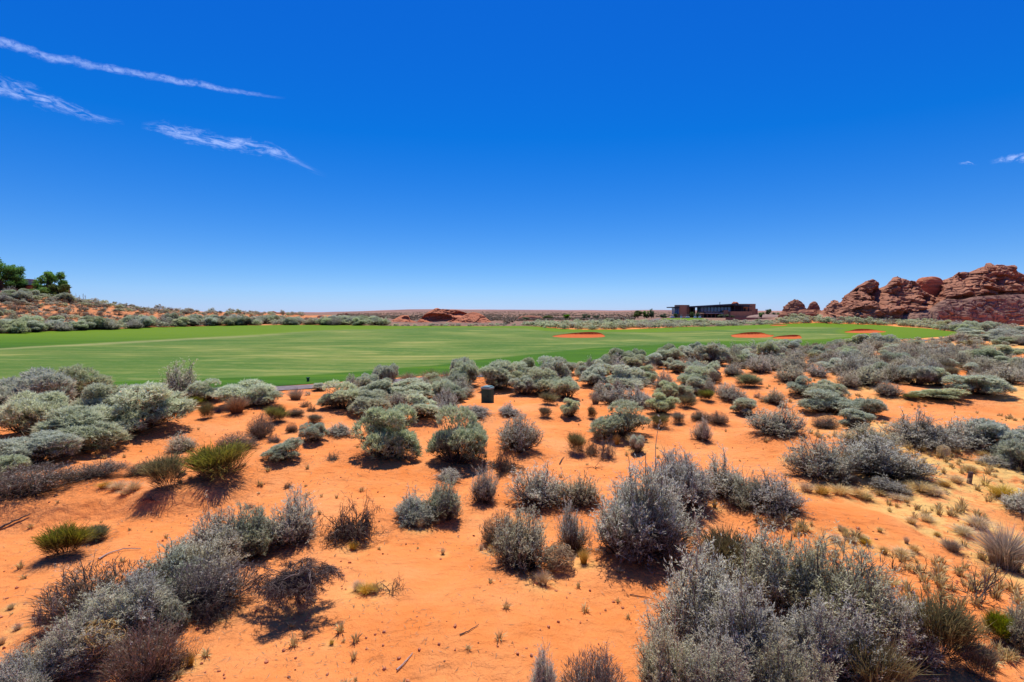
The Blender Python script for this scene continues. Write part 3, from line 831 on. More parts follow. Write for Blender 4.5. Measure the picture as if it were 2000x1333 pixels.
# ------------------------------------------------------------------ the catalogue of shrubs
# (kind, centre px, top px, bottom px, width px, label)
CAT = [
 # --- left middle distance
 ('S', 50, 727, 832, 150, 'broad sage green shrub at the left edge, in front of the fairway'),
 ('S', 165, 712, 800, 115, 'tall feathery sagebrush rising against the fairway at far left'),
 ('S', 275, 748, 868, 190, 'largest rounded sagebrush of the left thicket, dark bare wood showing below'),
 ('S', 212, 748, 832, 110, 'sagebrush wedged between the tall feathery one and the largest rounded one'),
 ('G', 352, 707, 787, 88, 'upright plume shaped sagebrush with visible grey branches against the fairway'),
 ('S', 402, 742, 792, 72, 'sagebrush just right of the plume shaped shrub beside the fairway'),
 ('S', 478, 746, 800, 110, 'low wide pale sagebrush against the grass edge, behind a tan shrub'),
 ('TT', 463, 762, 814, 55, 'rounded tan dry shrub on sand in front of pale sagebrush'),
 ('OB', 405, 784, 822, 34, 'small dark olive shrub left of the rounded tan one'),
 ('O', 372, 776, 802, 42, 'low green shrub below the plume shaped sagebrush'),
 ('S', 128, 800, 905, 175, 'large pale sagebrush on the left bank, leaning over bare sand'),
 ('S', 62, 845, 932, 130, 'blue green sagebrush in front of the large pale one at left'),
 ('S', -5, 885, 965, 100, 'sagebrush cut by the left edge of the photo above the dark bank'),
 ('B', 45, 905, 990, 150, 'dark tangle of bare twigs overhanging the left bank'),
 ('B', 182, 903, 948, 112, 'low dark twiggy shrub lying on top of the left bank'),
 ('B', 285, 900, 936, 62, 'small dark twiggy shrub beside straw grass left of the olive shrubs'),
 ('OB', 330, 884, 974, 88, 'brown olive broom shrub left of the bright green one'),
 ('O', 432, 864, 968, 128, 'bright green and brown broom shrub on orange sand'),
 ('G', 355, 845, 890, 66, 'small grey shrub behind the brown olive broom shrub'),
 ('B', 462, 844, 888, 76, 'dark grey spreading shrub behind the bright green broom shrub'),
 ('T', 205, 940, 962, 40, 'straw tuft on the left bank, first from the left'),
 ('T', 232, 936, 965, 46, 'straw tuft on the left bank, second from the left'),
 ('T', 262, 934, 966, 44, 'straw tuft on the left bank beside the olive shrubs'),
 ('T', 245, 950, 975, 34, 'small straw tuft at the lip of the left bank'),
 # --- centre left
 ('S', 515, 752, 802, 66, 'round sagebrush at the end of the visible cart path'),
 ('TT', 578, 752, 784, 46, 'brown dry shrub right beside the grey cart path'),
 ('S', 622, 748, 766, 28, 'very small sagebrush touching the grey cart path'),
 ('S', 668, 744, 810, 88, 'pale sagebrush with a very dark hollow base near the cart path'),
 ('G', 688, 731, 766, 34, 'small round grey shrub sticking up behind the dark based sagebrush'),
 ('S', 756, 712, 760, 50, 'tall pale sagebrush standing highest against the fairway, left of tan grass'),
 ('S', 742, 742, 788, 78, 'sagebrush below the tall one that stands highest against the fairway'),
 ('S', 728, 765, 817, 84, 'olive grey sagebrush right of the dark based one'),
 ('S', 800, 742, 788, 105, 'wide sagebrush in front of the tan reed grass'),
 ('S', 824, 770, 830, 84, 'sagebrush behind and right of the big mounded centre left one'),
 ('S', 752, 785, 905, 128, 'big mounded sagebrush above a deep red shadow, centre left'),
 ('S', 893, 795, 925, 108, 'tall big sagebrush with green top below the utility box'),
 ('TT', 798, 722, 750, 54, 'tan reed grass clump nearest the tall pale sagebrush'),
 ('TT', 842, 714, 752, 54, 'tallest tan reed grass clump at the fairway edge'),
 ('TT', 872, 717, 753, 42, 'tan reed grass clump left of the utility box sagebrush'),
 ('S', 912, 705, 759, 56, 'round topped sagebrush left behind the green utility box'),
 ('S', 966, 704, 768, 92, 'sagebrush with dark underside directly behind the green utility box'),
 ('G', 925, 790, 822, 74, 'grey shrub directly in front of the green utility box'),
 ('G', 993, 786, 818, 50, 'grey shrub at the right foot of the green utility box'),
 ('B', 871, 768, 800, 34, 'small bare shrub beside the white stone'),
 ('O', 540, 792, 832, 44, 'green brown broom shrub in front of the cart path'),
 ('B', 577, 797, 818, 34, 'small dark shrub right of the green brown broom shrub'),
 ('B', 506, 808, 862, 48, 'dark dry shrub on the slope left of the small sand dip'),
 ('B', 537, 844, 867, 24, 'tiny dark shrub, lowest of the three near the sand dip'),
 ('B', 570, 826, 847, 22, 'tiny dark shrub on bare sand between broom shrub and grey mound'),
 ('OB', 616, 808, 832, 34, 'small brown shrub above the grey mound shrub'),
 ('S', 612, 826, 872, 58, 'rounded grey green mound shrub on orange sand, left of centre'),
 ('G', 662, 826, 858, 58, 'soft grey shrub touching the big mounded sagebrush on its left'),
 ('S', 558, 857, 913, 76, 'grey green shrub spilling down the sand slope left of centre'),
 ('B', 650, 879, 903, 22, 'tiny dark twig ball alone on the sand slope'),
 ('B', 609, 786, 807, 16, 'thin dark sprig on the red slope below the cart path'),
 ('G', 876, 914, 946, 54, 'small pale grey shrub under the tall big sagebrush'),
 ('GS', 866, 934, 1030, 72, 'sagebrush of round green heads on thin stems, right of its darker twin'),
 ('GS', 812, 964, 1036, 80, 'sagebrush with pale heads on the left and a dark base, centre'),
 ('G', 945, 908, 992, 56, 'slender grey shrub with one tall sprig, centre'),
 ('G', 1012, 803, 892, 92, 'grey shrub on dark bare legs, right of the tall big sagebrush'),
 # --- centre right
 ('S', 1098, 697, 737, 64, 'rounded sagebrush against the bright green rough, centre right'),
 ('S', 1022, 735, 778, 58, 'left lobe of the three sagebrush right of the utility box'),
 ('S', 1062, 721, 779, 74, 'middle and tallest of the three sagebrush right of the utility box'),
 ('S', 1106, 738, 785, 62, 'right lobe of the three sagebrush right of the utility box'),
 ('OB', 1072, 766, 794, 40, 'brown shrub at the foot of the three sagebrush'),
 ('S', 1205, 681, 723, 48, 'tall sagebrush standing highest against the fairway right of centre'),
 ('S', 1238, 692, 726, 52, 'sagebrush between the tallest one and the strip of cart path'),
 ('S', 1160, 712, 760, 64, 'sagebrush left below the tallest one right of centre'),
 ('S', 1222, 716, 762, 80, 'bright wide sagebrush below the tallest one right of centre'),
 ('G', 1200, 754, 797, 62, 'grey brown shrub below the bright wide sagebrush'),
 ('G', 1247, 755, 800, 72, 'grey shrub with olive stems right of centre'),
 ('S', 1292, 768, 816, 60, 'blue grey shrub right of the one with olive stems'),
 ('OB', 1338, 770, 802, 44, 'olive broom shrub on sand, right of the blue grey shrub'),
 ('G', 1298, 722, 771, 50, 'dark based grey shrub beside the small sand gap'),
 ('S', 1352, 716, 763, 64, 'compact round sagebrush on open sand'),
 ('B', 1388, 725, 753, 40, 'brown twiggy shrub leaning off the compact round sagebrush'),
 ('S', 1305, 682, 717, 58, 'sagebrush right of the strip of cart path'),
 ('S', 1318, 704, 733, 44, 'small sagebrush behind the dark based grey shrub'),
 ('S', 1390, 672, 717, 62, 'tall sagebrush against the fairway between two bunkers'),
 ('S', 1348, 680, 707, 44, 'small sagebrush left of the tall one between two bunkers'),
 ('G', 1430, 708, 739, 44, 'round brownish shrub alone on sand behind the olive one'),
 ('S', 1440, 674, 703, 44, 'small sagebrush along the fairway below the twin bunkers'),
 ('O', 1458, 729, 761, 58, 'flat topped olive green shrub among grey ones'),
 ('G', 1480, 692, 733, 52, 'grey shrub behind and right of the flat topped olive one'),
 ('G', 1425, 750, 790, 64, 'purplish grey shrub below the flat topped olive one'),
 ('O', 1378, 760, 787, 34, 'small green shrub left of the purplish grey one'),
 ('T', 1273, 704, 733, 28, 'golden grass tuft at the end of the strip of cart path'),
 ('S', 1115, 778, 823, 40, 'small upright sagebrush alone on sand, right of centre'),
 ('OB', 1065, 795, 820, 30, 'small brown shrub alone on sand left of the upright sagebrush'),
 ('TT', 1163, 764, 793, 30, 'thin dry broom between sagebrush thickets'),
 ('OB', 1155, 792, 821, 22, 'thin brown sprig behind the large round sagebrush'),
 ('S', 1212, 786, 866, 108, 'large round sagebrush alone on the sand right of centre'),
 ('S', 1245, 849, 890, 28, 'tiny pale sagebrush head at the foot of the large round one'),
 ('B', 1182, 848, 902, 34, 'dark ragged twigs below the large round sagebrush'),
 ('OB', 1125, 842, 893, 44, 'spiky brown broom shrub over a red shadow'),
 ('B', 1154, 850, 893, 30, 'ragged small shrub right of the spiky brown broom'),
 ('OB', 1288, 808, 842, 46, 'brown green shrub below the blue grey one'),
 ('OB', 1325, 804, 832, 32, 'small olive shrub right of the brown green one'),
 ('B', 1368, 802, 826, 38, 'low brown shrub behind the leaning blue grey tuft'),
 ('B', 1402, 804, 834, 40, 'brown shrub fanning to the right on bare sand'),
 ('G', 1372, 816, 866, 38, 'narrow blue grey tuft leaning down the sand'),
 ('S', 1460, 777, 820, 64, 'dark centred sagebrush on sand right of the leaning tuft'),
 ('G', 1516, 784, 863, 108, 'big dark grey shrub on the sand ridge, right'),
 ('G', 1512, 758, 796, 48, 'grey shrub behind the big dark grey one'),
 # --- middle foreground
 ('G', 1052, 906, 1010, 112, 'grey shrub with ragged top, centre foreground, behind the tumbleweed'),
 ('G', 1132, 924, 1002, 74, 'grey shrub joining the ragged topped one on its right'),
 ('B', 975, 998, 1078, 66, 'dark drooping twig mound left of the tumbleweed'),
 ('G', 1018, 985, 1128, 112, 'wide woody grey shrub just left of the tumbleweed'),
 ('G', 1118, 982, 1088, 62, 'upright grey shrub directly behind the tumbleweed'),
 ('GG', 1252, 905, 1120, 172, 'large wiry grey shrub over dark bare stems, centre right foreground'),
 ('GG', 1330, 880, 1012, 130, 'grey shrub behind the large wiry one'),
 ('G', 1415, 880, 988, 96, 'grey shrub in the middle of the row right of the large wiry one'),
 ('G', 1462, 916, 1004, 66, 'thin stemmed grey shrub in the row, before its right end'),
 ('G', 1512, 922, 1024, 104, 'grey shrub at the right end of the row, spilling over orange sand'),
 ('G', 1605, 850, 952, 128, 'grey shrub with dark hollow base, behind yellow grass'),
 ('B', 1655, 926, 956, 34, 'small dark twig patch beside the hollow based grey shrub'),
 ('G', 1718, 850, 956, 150, 'broad grey shrub left of the short wooden stake'),
 ('G', 1700, 826, 900, 105, 'grey shrub behind the broad one, right side'),
 ('G', 1735, 928, 976, 62, 'small pale grey shrub in front of the broad one, in yellow grass'),
 ('G', 1792, 803, 888, 132, 'tall wispy grey shrub at the left of the long right hand hedge'),
 ('G', 1880, 814, 888, 112, 'middle shrub of the long grey right hand hedge'),
 ('S', 1962, 822, 902, 115, 'blue green shrub in the long hedge near the right edge'),
 ('S', 1995, 858, 932, 80, 'blue green shrub cut by the right edge, below the hedge'),
 ('G', 1945, 888, 918, 64, 'small grey shrub under the hedge, right of the wooden stake'),
 # --- right middle distance
 ('S', 1565, 736, 781, 56, 'left shoulder shrub of the big sage thicket, right'),
 ('S', 1615, 744, 802, 74, 'tallest shrub of the big sage thicket, right'),
 ('S', 1622, 764, 816, 108, 'widest shrub of the big sage thicket, right'),
 ('S', 1692, 778, 820, 64, 'sagebrush at the right tail of the big sage thicket'),
 ('S', 1670, 799, 849, 68, 'lowest sagebrush of the big thicket, dark base on sand'),
 ('B', 1612, 809, 842, 50, 'brown shrub under the big sage thicket'),
 ('G', 1545, 712, 753, 60, 'dark based grey shrub left above the big sage thicket'),
 ('S', 1545, 663, 691, 40, 'round sagebrush on the fairway edge below the twin bunkers, right'),
 ('G', 1552, 688, 713, 40, 'grey shrub below the round one on the fairway edge'),
 ('G', 1512, 667, 701, 44, 'grey shrub on the fairway edge below the twin bunkers, left'),
 ('G', 1504, 694, 727, 40, 'grey shrub on sand right of the brownish round one'),
 ('G', 1595, 711, 741, 46, 'grey shrub between the dark based one and yellow grass'),
 ('S', 1632, 663, 681, 40, 'first sagebrush of the dark green knot at the right bunker'),
 ('S', 1672, 655, 676, 42, 'second sagebrush of the dark green knot at the right bunker'),
 ('S', 1702, 651, 676, 50, 'tallest sagebrush of the dark green knot at the right bunker'),
 ('S', 1738, 654, 677, 44, 'last sagebrush of the dark green knot at the right bunker'),
 ('G', 1655, 722, 763, 44, 'grey shrub right of the yellow grass patch'),
 ('G', 1690, 714, 760, 58, 'grey brown shrub above the big sage thicket, left of a pair'),
 ('G', 1738, 711, 753, 58, 'grey brown shrub above the big sage thicket, right of a pair'),
 ('G', 1732, 739, 781, 48, 'dark grey shrub hanging below the grey brown pair'),
 ('S', 1790, 714, 758, 64, 'dark green grey shrub, left of the dark pair in the right field'),
 ('S', 1837, 717, 761, 58, 'dark green grey shrub, right of the dark pair in the right field'),
 ('S', 1905, 731, 784, 94, 'large domed sage shrub in the right field beside open sand'),
 ('G', 1955, 711, 756, 90, 'large blue grey shrub behind the domed one near the right edge'),
 ('S', 1836, 759, 792, 90, 'flat pale blue sagebrush cushion in yellow grass'),
 ('O', 1778, 769, 786, 30, 'small green shrub left of the flat pale cushion'),
 ('S', 1945, 674, 704, 90, 'green sage mound beside open sand at the far right'),
 ('S', 1895, 645, 665, 60, 'sage mound at the right tip of the fairway, left one'),
 ('S', 1950, 646, 668, 70, 'sage mound at the right tip of the fairway, right one'),
 # --- bottom right
 ('OB', 1425, 1032, 1190, 150, 'green brown reedy shrub behind the huge grey ones, lower right'),
 ('GG', 1500, 1028, 1250, 150, 'tallest huge grey sagebrush in the lower right foreground'),
 ('GG', 1382, 1080, 1330, 200, 'huge grey sagebrush, left one of the lower right thicket'),
 ('GG', 1635, 1058, 1300, 190, 'huge grey sagebrush with spiky top, right one of the lower right thicket'),
 ('GG', 1745, 1150, 1330, 130, 'open grey sagebrush at the right end of the lower right thicket'),
 ('GG', 1312, 1215, 1420, 120, 'grey sagebrush at the lower left corner of the lower right thicket'),
 ('GG', 1545, 1262, 1470, 170, 'pale grey sagebrush at the bottom edge below the thicket'),
 ('GG', 1400, 1250, 1480, 170, 'grey sagebrush at the bottom edge, in the thicket front'),
 ('GG', 1450, 1150, 1400, 190, 'huge grey sagebrush in the heart of the lower right thicket, left'),
 ('GG', 1610, 1170, 1400, 190, 'huge grey sagebrush in the heart of the lower right thicket, right'),
 ('OB', 1830, 1150, 1330, 130, 'dark green reedy shrub right of the lower right thicket'),
 ('OB', 1700, 1230, 1420, 170, 'olive reedy shrub at the bottom edge under the thicket'),
 ('GG', 1062, 1252, 1400, 62, 'slim grey sagebrush standing at the bottom edge, centre'),
 ('B', 1155, 1268, 1430, 130, 'thin bare twigs at the bottom edge right of the slim grey shrub'),
 ('G', 1995, 1168, 1290, 70, 'grey shrub cut by the right edge, lower right'),
 ('O', 1950, 1190, 1270, 50, 'small bright green sprig beside the shrub cut by the right edge'),
 ('G', 1995, 955, 1015, 70, 'blue grey shrub in straw cut by the right edge'),
 ('TT', 1962, 1005, 1125, 120, 'tall flaring bunch grass with seed heads at the right'),
 ('TT', 1860, 1046, 1084, 48, 'dry upright stalks left of the tall bunch grass'),
 ('OB', 1915, 1250, 1340, 70, 'yellow green grassy shrub near the lower right corner'),
 # --- bottom left
 ('G', 572, 957, 1082, 92, 'tall pointed grey shrub at the upper right end of the lower left thicket'),
 ('GS', 498, 984, 1106, 96, 'rounded grey green shrub next to the pointed one, lower left thicket'),
 ('GG', 432, 1000, 1122, 130, 'wide grey green shrub in the middle of the lower left thicket'),
 ('B', 405, 1085, 1215, 150, 'dark mass of bare twigs under the middle of the lower left thicket'),
 ('GS', 328, 1064, 1200, 105, 'sage green shrub left of the dark twig mass'),
 ('GG', 278, 1115, 1275, 120, 'grey shrub in the lower left thicket beside the bleached branches'),
 ('GS', 337, 1172, 1252, 48, 'narrow pale green shrub head beside the sand, lower left'),
 ('B', 205, 1092, 1240, 210, 'purplish haze of fine bare twigs at the back of the lower left thicket'),
 ('GG', 235, 1130, 1290, 160, 'sprawling grey shrub in the heart of the lower left thicket'),
 ('GG', 175, 1195, 1345, 150, 'sprawling grey shrub between the thicket heart and the lower left corner'),
 ('GG', 380, 1045, 1175, 130, 'grey shrub bridging the sage green and the wide grey green ones, lower left'),
 ('GG', 95, 1242, 1360, 150, 'grey shrub in the lower left corner'),
 ('GG', 30, 1285, 1420, 110, 'grey shrub cut by the lower left corner'),
 ('B', 285, 1215, 1360, 130, 'brown twig shrub at the bottom edge, lower left'),
 ('O', 128, 1020, 1106, 92, 'lime green cushion shrub on the left sand'),
 ('O', 186, 1026, 1066, 62, 'smaller green cushion behind the lime green one'),
]
# yellow grass tufts
TUFTS = [(700,1128,1158,34),(716,1132,1165,40),(732,1134,1162,34),(1575,940,966,40),(1605,945,972,46),(1640,944,974,52),(1672,950,978,46),(1690,958,984,44),(1800,940,972,60),(1822,948,976,50),(1752,962,982,44),
 (1845,938,958,34),(1868,925,950,40),(1895,905,926,36),(1650,1026,1046,20),(1686,1040,1060,24),(1632,1042,1062,34),(1664,1044,1064,26),(1690,1046,1068,30),(1718,1026,1042,16),(1770,1042,1064,14),
 (1785,1058,1084,28),(1760,1065,1090,46),(1726,1062,1086,24),(1810,1000,1022,40),(1780,1005,1026,30),(1830,1036,1050,20),(1640,1020,1040,14),(1564,1022,1040,18),(1517,1015,1032,20),
 (1395,965,1000,16),(1540,893,906,22),(1320,1150,1165,16),(690,1052,1078,26),(1005,1015,1045,50),(1060,1110,1150,40),(1140,1060,1110,30),(958,1055,1082,14),(940,1055,1078,12),(865,1060,1085,14),
 (372,1255,1312,26),(590,1150,1205,24),(440,1190,1215,24),(22,1175,1195,18),(35,1220,1238,20),(5,1245,1268,18),(1545,1100,1125,14),(648,1245,1262,14),(350,905,925,14),(1240,840,880,40),(1205,845,875,20),
 (820,1010,1040,24),(1262,970,1005,18),(1960,940,985,70),(1910,1000,1040,60),(1880,1020,1050,50),(1940,1040,1080,50),(1990,1040,1090,50)]

def spec(kind, cx, ty, by, w):
    g = place(cx, by)
    if g is None:
        return None
    c = g.y * cp + (H - g.z) * sp
    if kind in ('S', 'G', 'GG', 'GS', 'B'): w = w * (1.12 if by > 930 else 1.05)
    W = w / F * c
    ext = by - ty
    for f in (1.0, 0.88, 0.76, 0.64, 0.54, 0.45):
        yb_ = g.y + 0.85 * W * f
        foot = by - proj(0, yb_, g.z)[1]
        if foot < 0.46 * ext: break
    yc = g.y + 0.37 * W * f
    xc = (cx - CX) / F * (yc * cp + (H - g.z) * sp)
    z0 = float(T(xc, yc, False)) + (min(0.08 * W, 0.09) if yc < 40 and kind not in ('T', 'TT') else 0)
    lo_, hi_ = 0.12 * W, 3.5 * W + 3
    dys = np.linspace(-0.47, 0.47, 15)
    prof = 1 - 0.42 * np.abs(dys * 2) ** 2.2
    for _ in range(30):
        h = (lo_ + hi_) / 2
        top = min(proj(0, yc + d_ * W * f, z0 + 1.03 * h * p_)[1] for d_, p_ in zip(dys, prof))
        if top > ty: lo_ = h
        else: hi_ = h
    W = (w / F) * (yc * cp + (H - z0 - h * 0.5) * sp)
    return xc, yc, z0, W, max(h, 0.22 * W), f

ITEMS = []
for it in CAT:
    s = spec(*it[:5])
    if s:
        ITEMS.append((it[0], s, it[5], it[4]))
        if it[0] not in ('T', 'TT') and s[1] < 40:
            MOUNDS.append((s[0], s[1] - 0.05 * s[3], min(0.08 * s[3], 0.09), s[3] * 0.62))
TUFT_ITEMS = [(spec('T', *t), t) for t in TUFTS]

# ------------------------------------------------------------------ turf outlines (pixel outlines laid on the ground)
def poly_px(pts):
    out = []
    for (x, y) in pts:
        g = place(x, y)
        out.append((g.x, g.y))
    return np.array(out)

FAIR_PX = [(-500, 800), (-200, 775), (0, 765), (200, 764), (400, 762), (480, 759), (620, 750), (720, 742), (850, 733), (1000, 724), (1150, 708), (1280, 697),
           (1400, 688), (1500, 681), (1600, 676), (1700, 668), (1760, 664), (1840, 658), (1885, 653.5), (1850, 646.5), (1800, 641), (1740, 636), (1650, 633), (1540, 632.7), (1440, 636), (1300, 641),
           (1240, 643.5), (1180, 644.5), (1120, 644.5), (1070, 641), (1020, 636.5), (960, 638), (900, 637.5), (820, 637), (700, 636), (600, 635.5), (520, 635.5), (430, 636.5), (330, 638.5), (260, 641.5), (180, 645), (90, 648), (0, 652), (-150, 662), (-500, 690)]
fair_poly = poly_px(FAIR_PX)
def smooth_poly(P_, it=2):
    for _ in range(it):
        a = P_; b = np.roll(P_, -1, 0)
        P_ = np.stack([0.75 * a + 0.25 * b, 0.25 * a + 0.75 * b], 1).reshape(-1, 2)
    return P_
fair_poly = smooth_poly(fair_poly, 2)

def sdist(px_, py_, poly):
    """distance to outline, negative inside"""
    a = poly; b = np.roll(poly, -1, 0)
    dmin = np.full(px_.shape, 1e18); ins = np.zeros(px_.shape, bool)
    for (x0, y0), (x1, y1) in zip(a, b):
        ex, ey = x1 - x0, y1 - y0
        L2 = ex * ex + ey * ey + 1e-12
        t = np.clip(((px_ - x0) * ex + (py_ - y0) * ey) / L2, 0, 1)
        d = (px_ - x0 - t * ex) ** 2 + (py_ - y0 - t * ey) ** 2
        dmin = np.minimum(dmin, d)
        c = ((y0 > py_) != (y1 > py_)) & (px_ < (x1 - x0) * (py_ - y0) / (y1 - y0 + 1e-15) + x0)
        ins ^= c
    d = np.sqrt(dmin)
    return np.where(ins, -d, d)

BUNK = [  # cx, y top, y bottom, half width, depth, label
    (1132, 653.0, 660.5, 55, 0.50, 'wide red sand bunker in the middle of the far fairway'),
    (1467, 653.0, 660.5, 44, 0.50, 'left and larger of the twin red sand bunkers'),
    (1538, 657.5, 662.8, 31, 0.36, 'right and smaller of the twin red sand bunkers'),
    (1688, 646.0, 651.2, 38, 0.48, 'red sand bunker farthest right on the fairway'),
    (1520, 634.9, 637.0, 16, 0.15, 'small red sand bunker at the far fairway edge below the clubhouse'),
]
bunkers = []
for (bx, y0, y1, hw, dep, lab) in BUNK:
    ang = np.arange(56) / 56 * 2 * np.pi
    ph = bx % 7
    rr = 1 + 0.08 * np.sin(2 * ang + ph) + 0.05 * np.sin(3 * ang + ph * 2)
    ex = bx + hw * rr * np.sign(np.cos(ang)) * np.abs(np.cos(ang)) ** 0.85
    ey = (y0 + y1) / 2 - (y1 - y0) / 2 * np.where(np.sin(ang) > 0, np.sin(ang) * (1 + 0.10 * np.cos(ang)), np.sin(ang))
    rim = poly_px(list(zip(ex, ey)))
    cx_, cy_ = rim.mean(0)
    BLIPS.append((rim[np.argmax(rim[:, 1]), 0], rim[:, 1].max() + 0.6, dep * 0.68, np.ptp(rim[:, 0]) * 0.55, 2.2))
    bunkers.append((rim, (cx_, cy_), ang, dep, lab))

PATH_PX = [(-400, 800), (200, 772), (480, 764), (560, 757.5), (620, 754.5), (740, 746), (900, 735), (1050, 722), (1150, 710), (1270, 699.5), (1400, 689), (1500, 682.5), (1620, 676), (1755, 667.5), (1850, 660), (1900, 655), (1960, 650)]
pc = [place(x, y + 1.5) for x, y in PATH_PX]
pc = np.array([(p.x, p.y) for p in pc])
def resample(P_, step):
    d = np.concatenate([[0], np.cumsum(np.linalg.norm(np.diff(P_, axis=0), axis=1))])
    n = int(d[-1] / step)
    s = np.linspace(0, d[-1], n)
    x = np.interp(s, d, P_[:, 0]); y = np.interp(s, d, P_[:, 1])
    for _ in range(12):
        x[1:-1] = (x[:-2] + 2 * x[1:-1] + x[2:]) / 4; y[1:-1] = (y[:-2] + 2 * y[1:-1] + y[2:]) / 4
    return np.stack([x, y], 1)
pc = resample(pc, 0.8)
tn = norm(np.gradient(pc, axis=0)); nn = np.stack([-tn[:, 1], tn[:, 0]], 1)
PW = 0.7
path_poly = np.concatenate([pc + nn * PW, (pc - nn * PW)[::-1]])

green2 = smooth_poly(poly_px([(1150, 630.5), (1190, 628.5), (1240, 627), (1290, 626.5), (1262, 630.5), (1220, 632), (1170, 633.2), (1120, 634)]), 2)
lawn = smooth_poly(poly_px([(1285, 622.3), (1340, 621.8), (1378, 622), (1385, 625.5), (1360, 629), (1330, 628.2), (1305, 626)]), 2)
ramp_poly = smooth_poly(poly_px([(1284, 622.2), (1292, 622.2), (1282, 626.5), (1268, 631.5), (1255, 634.5), (1262, 630)]), 1)

# ------------------------------------------------------------------ ground sheet
def axis_vals(lo, hi, a, n):
    return a * np.sinh(np.linspace(math.asinh(lo / a), math.asinh(hi / a), n))
gx = axis_vals(-4000, 4000, 3.0, 900)
gy = axis_vals(-12, 7000, 3.0, 820)
X, Y = np.meshgrid(gx, gy)
Z = T(X, Y)
lowr = np.zeros_like(X)
def lower(poly, depth, rampw, grow_=0.0):
    x0, y0 = poly.min(0) - 3; x1, y1 = poly.max(0) + 3
    k = (X > x0) & (X < x1) & (Y > y0) & (Y < y1)
    d = sdist(X[k], Y[k], poly) - grow_
    lowr[k] = np.maximum(lowr[k], depth * sst(0, rampw, -d))
lower(fair_poly, 0.14, 1.2)
lower(path_poly, 0.10, 0.35)
lower(green2, 0.25, 2.0); lower(lawn, 0.25, 2.0); lower(ramp_poly, 0.25, 1.0)
for (rim, c, ang, dep, lab) in bunkers:
    lower(rim, 1.6, 0.9, 1.0)
# leaf litter under the shrubs, straw tint
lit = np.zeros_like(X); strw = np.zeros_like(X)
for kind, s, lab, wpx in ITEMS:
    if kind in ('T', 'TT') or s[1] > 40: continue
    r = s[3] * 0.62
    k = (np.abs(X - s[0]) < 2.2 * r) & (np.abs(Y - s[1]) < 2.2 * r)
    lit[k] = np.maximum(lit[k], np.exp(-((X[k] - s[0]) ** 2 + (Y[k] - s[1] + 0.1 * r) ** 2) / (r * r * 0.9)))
for s, t in TUFT_ITEMS:
    r = s[3] * 1.0
    k = (np.abs(X - s[0]) < 2.2 * r) & (np.abs(Y - s[1]) < 2.2 * r)
    strw[k] = np.maximum(strw[k], 0.7 * np.exp(-((X[k] - s[0]) ** 2 + (Y[k] - s[1]) ** 2) / (r * r)))
pxg = CX + F * X / (np.maximum(Y, 0.5) * cp + 0.2)
strw = np.maximum(strw, 0.95 * sst(1480, 1780, pxg) * sst(4.0, 6.0, Y) * (1 - sst(60, 90, Y)) * sst(-0.1, 0.25, fbm(X / 2.5, Y / 2.5, 77, 3)))
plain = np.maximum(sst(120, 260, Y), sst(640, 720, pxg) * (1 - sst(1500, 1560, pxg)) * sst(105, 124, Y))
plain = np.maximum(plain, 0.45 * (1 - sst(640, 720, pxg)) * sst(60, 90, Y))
ny, nx = X.shape
idx = np.arange(nx * ny).reshape(ny, nx)
Q = np.stack([idx[:-1, :-1], idx[:-1, 1:], idx[1:, 1:], idx[1:, :-1]], -1).reshape(-1, 4)
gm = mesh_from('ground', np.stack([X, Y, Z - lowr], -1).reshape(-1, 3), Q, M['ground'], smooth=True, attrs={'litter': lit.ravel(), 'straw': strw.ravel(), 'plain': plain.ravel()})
tag(link('ground', gm), None, None, kind='structure')

# ------------------------------------------------------------------ turf sheets
def sheet(name, poly, holes, off, mat, nx_=150, ny_=150, attrs=None):
    x0, y0 = poly.min(0); x1, y1 = poly.max(0)
    xs = np.linspace(x0, x1, nx_); ys = y0 * (y1 / y0) ** np.linspace(0, 1, ny_)
    gxx, gyy = np.meshgrid(xs, ys)
    gxx = gxx + (np.arange(ny_) % 2)[:, None] * (xs[1] - xs[0]) * 0.5
    pxs, pys = gxx.ravel(), gyy.ravel()
    sp_ = (xs[1] - xs[0]) * 0.35
    keep = sdist(pxs, pys, poly) < -0.3
    for h in holes:
        dd = sdist(pxs, pys, h)
        keep &= dd > 0.3
    pts = [Vector((a, b)) for a, b in zip(pxs[keep], pys[keep])]
    edges = []
    for ring in [poly] + holes:
        # subdivide the outline
        pr = []
        for a, b in zip(ring, np.roll(ring, -1, 0)):
            k = max(1, int(np.linalg.norm(b - a) / 1.2))
            for i in range(k):
                pr.append(a + (b - a) * i / k)
        s0 = len(pts)
        pts += [Vector((p[0], p[1])) for p in pr]
        n = len(pr)
        edges += [(s0 + i, s0 + (i + 1) % n) for i in range(n)]
    vo, eo, fo, *_ = delaunay_2d_cdt(pts, edges, [], 0, 1e-5)
    V = np.array([[v.x, v.y] for v in vo]); Fa = np.array([f for f in fo])
    c = V[Fa].mean(1)
    k = sdist(c[:, 0], c[:, 1], poly) < 0
    for h in holes:
        k &= sdist(c[:, 0], c[:, 1], h) > 0
    Fa = Fa[k]
    z = T(V[:, 0], V[:, 1]) + off
    at = attrs(V[:, 0], V[:, 1]) if attrs else None
    e1 = V[Fa[:, 1]] - V[Fa[:, 0]]; e2 = V[Fa[:, 2]] - V[Fa[:, 0]]
    flip = (e1[:, 0] * e2[:, 1] - e1[:, 1] * e2[:, 0]) < 0
    Fa[flip] = Fa[flip][:, ::-1]
    me = mesh_from(name, np.column_stack([V, z]), Fa, mat, smooth=True, attrs=at)
    return link(name, me)

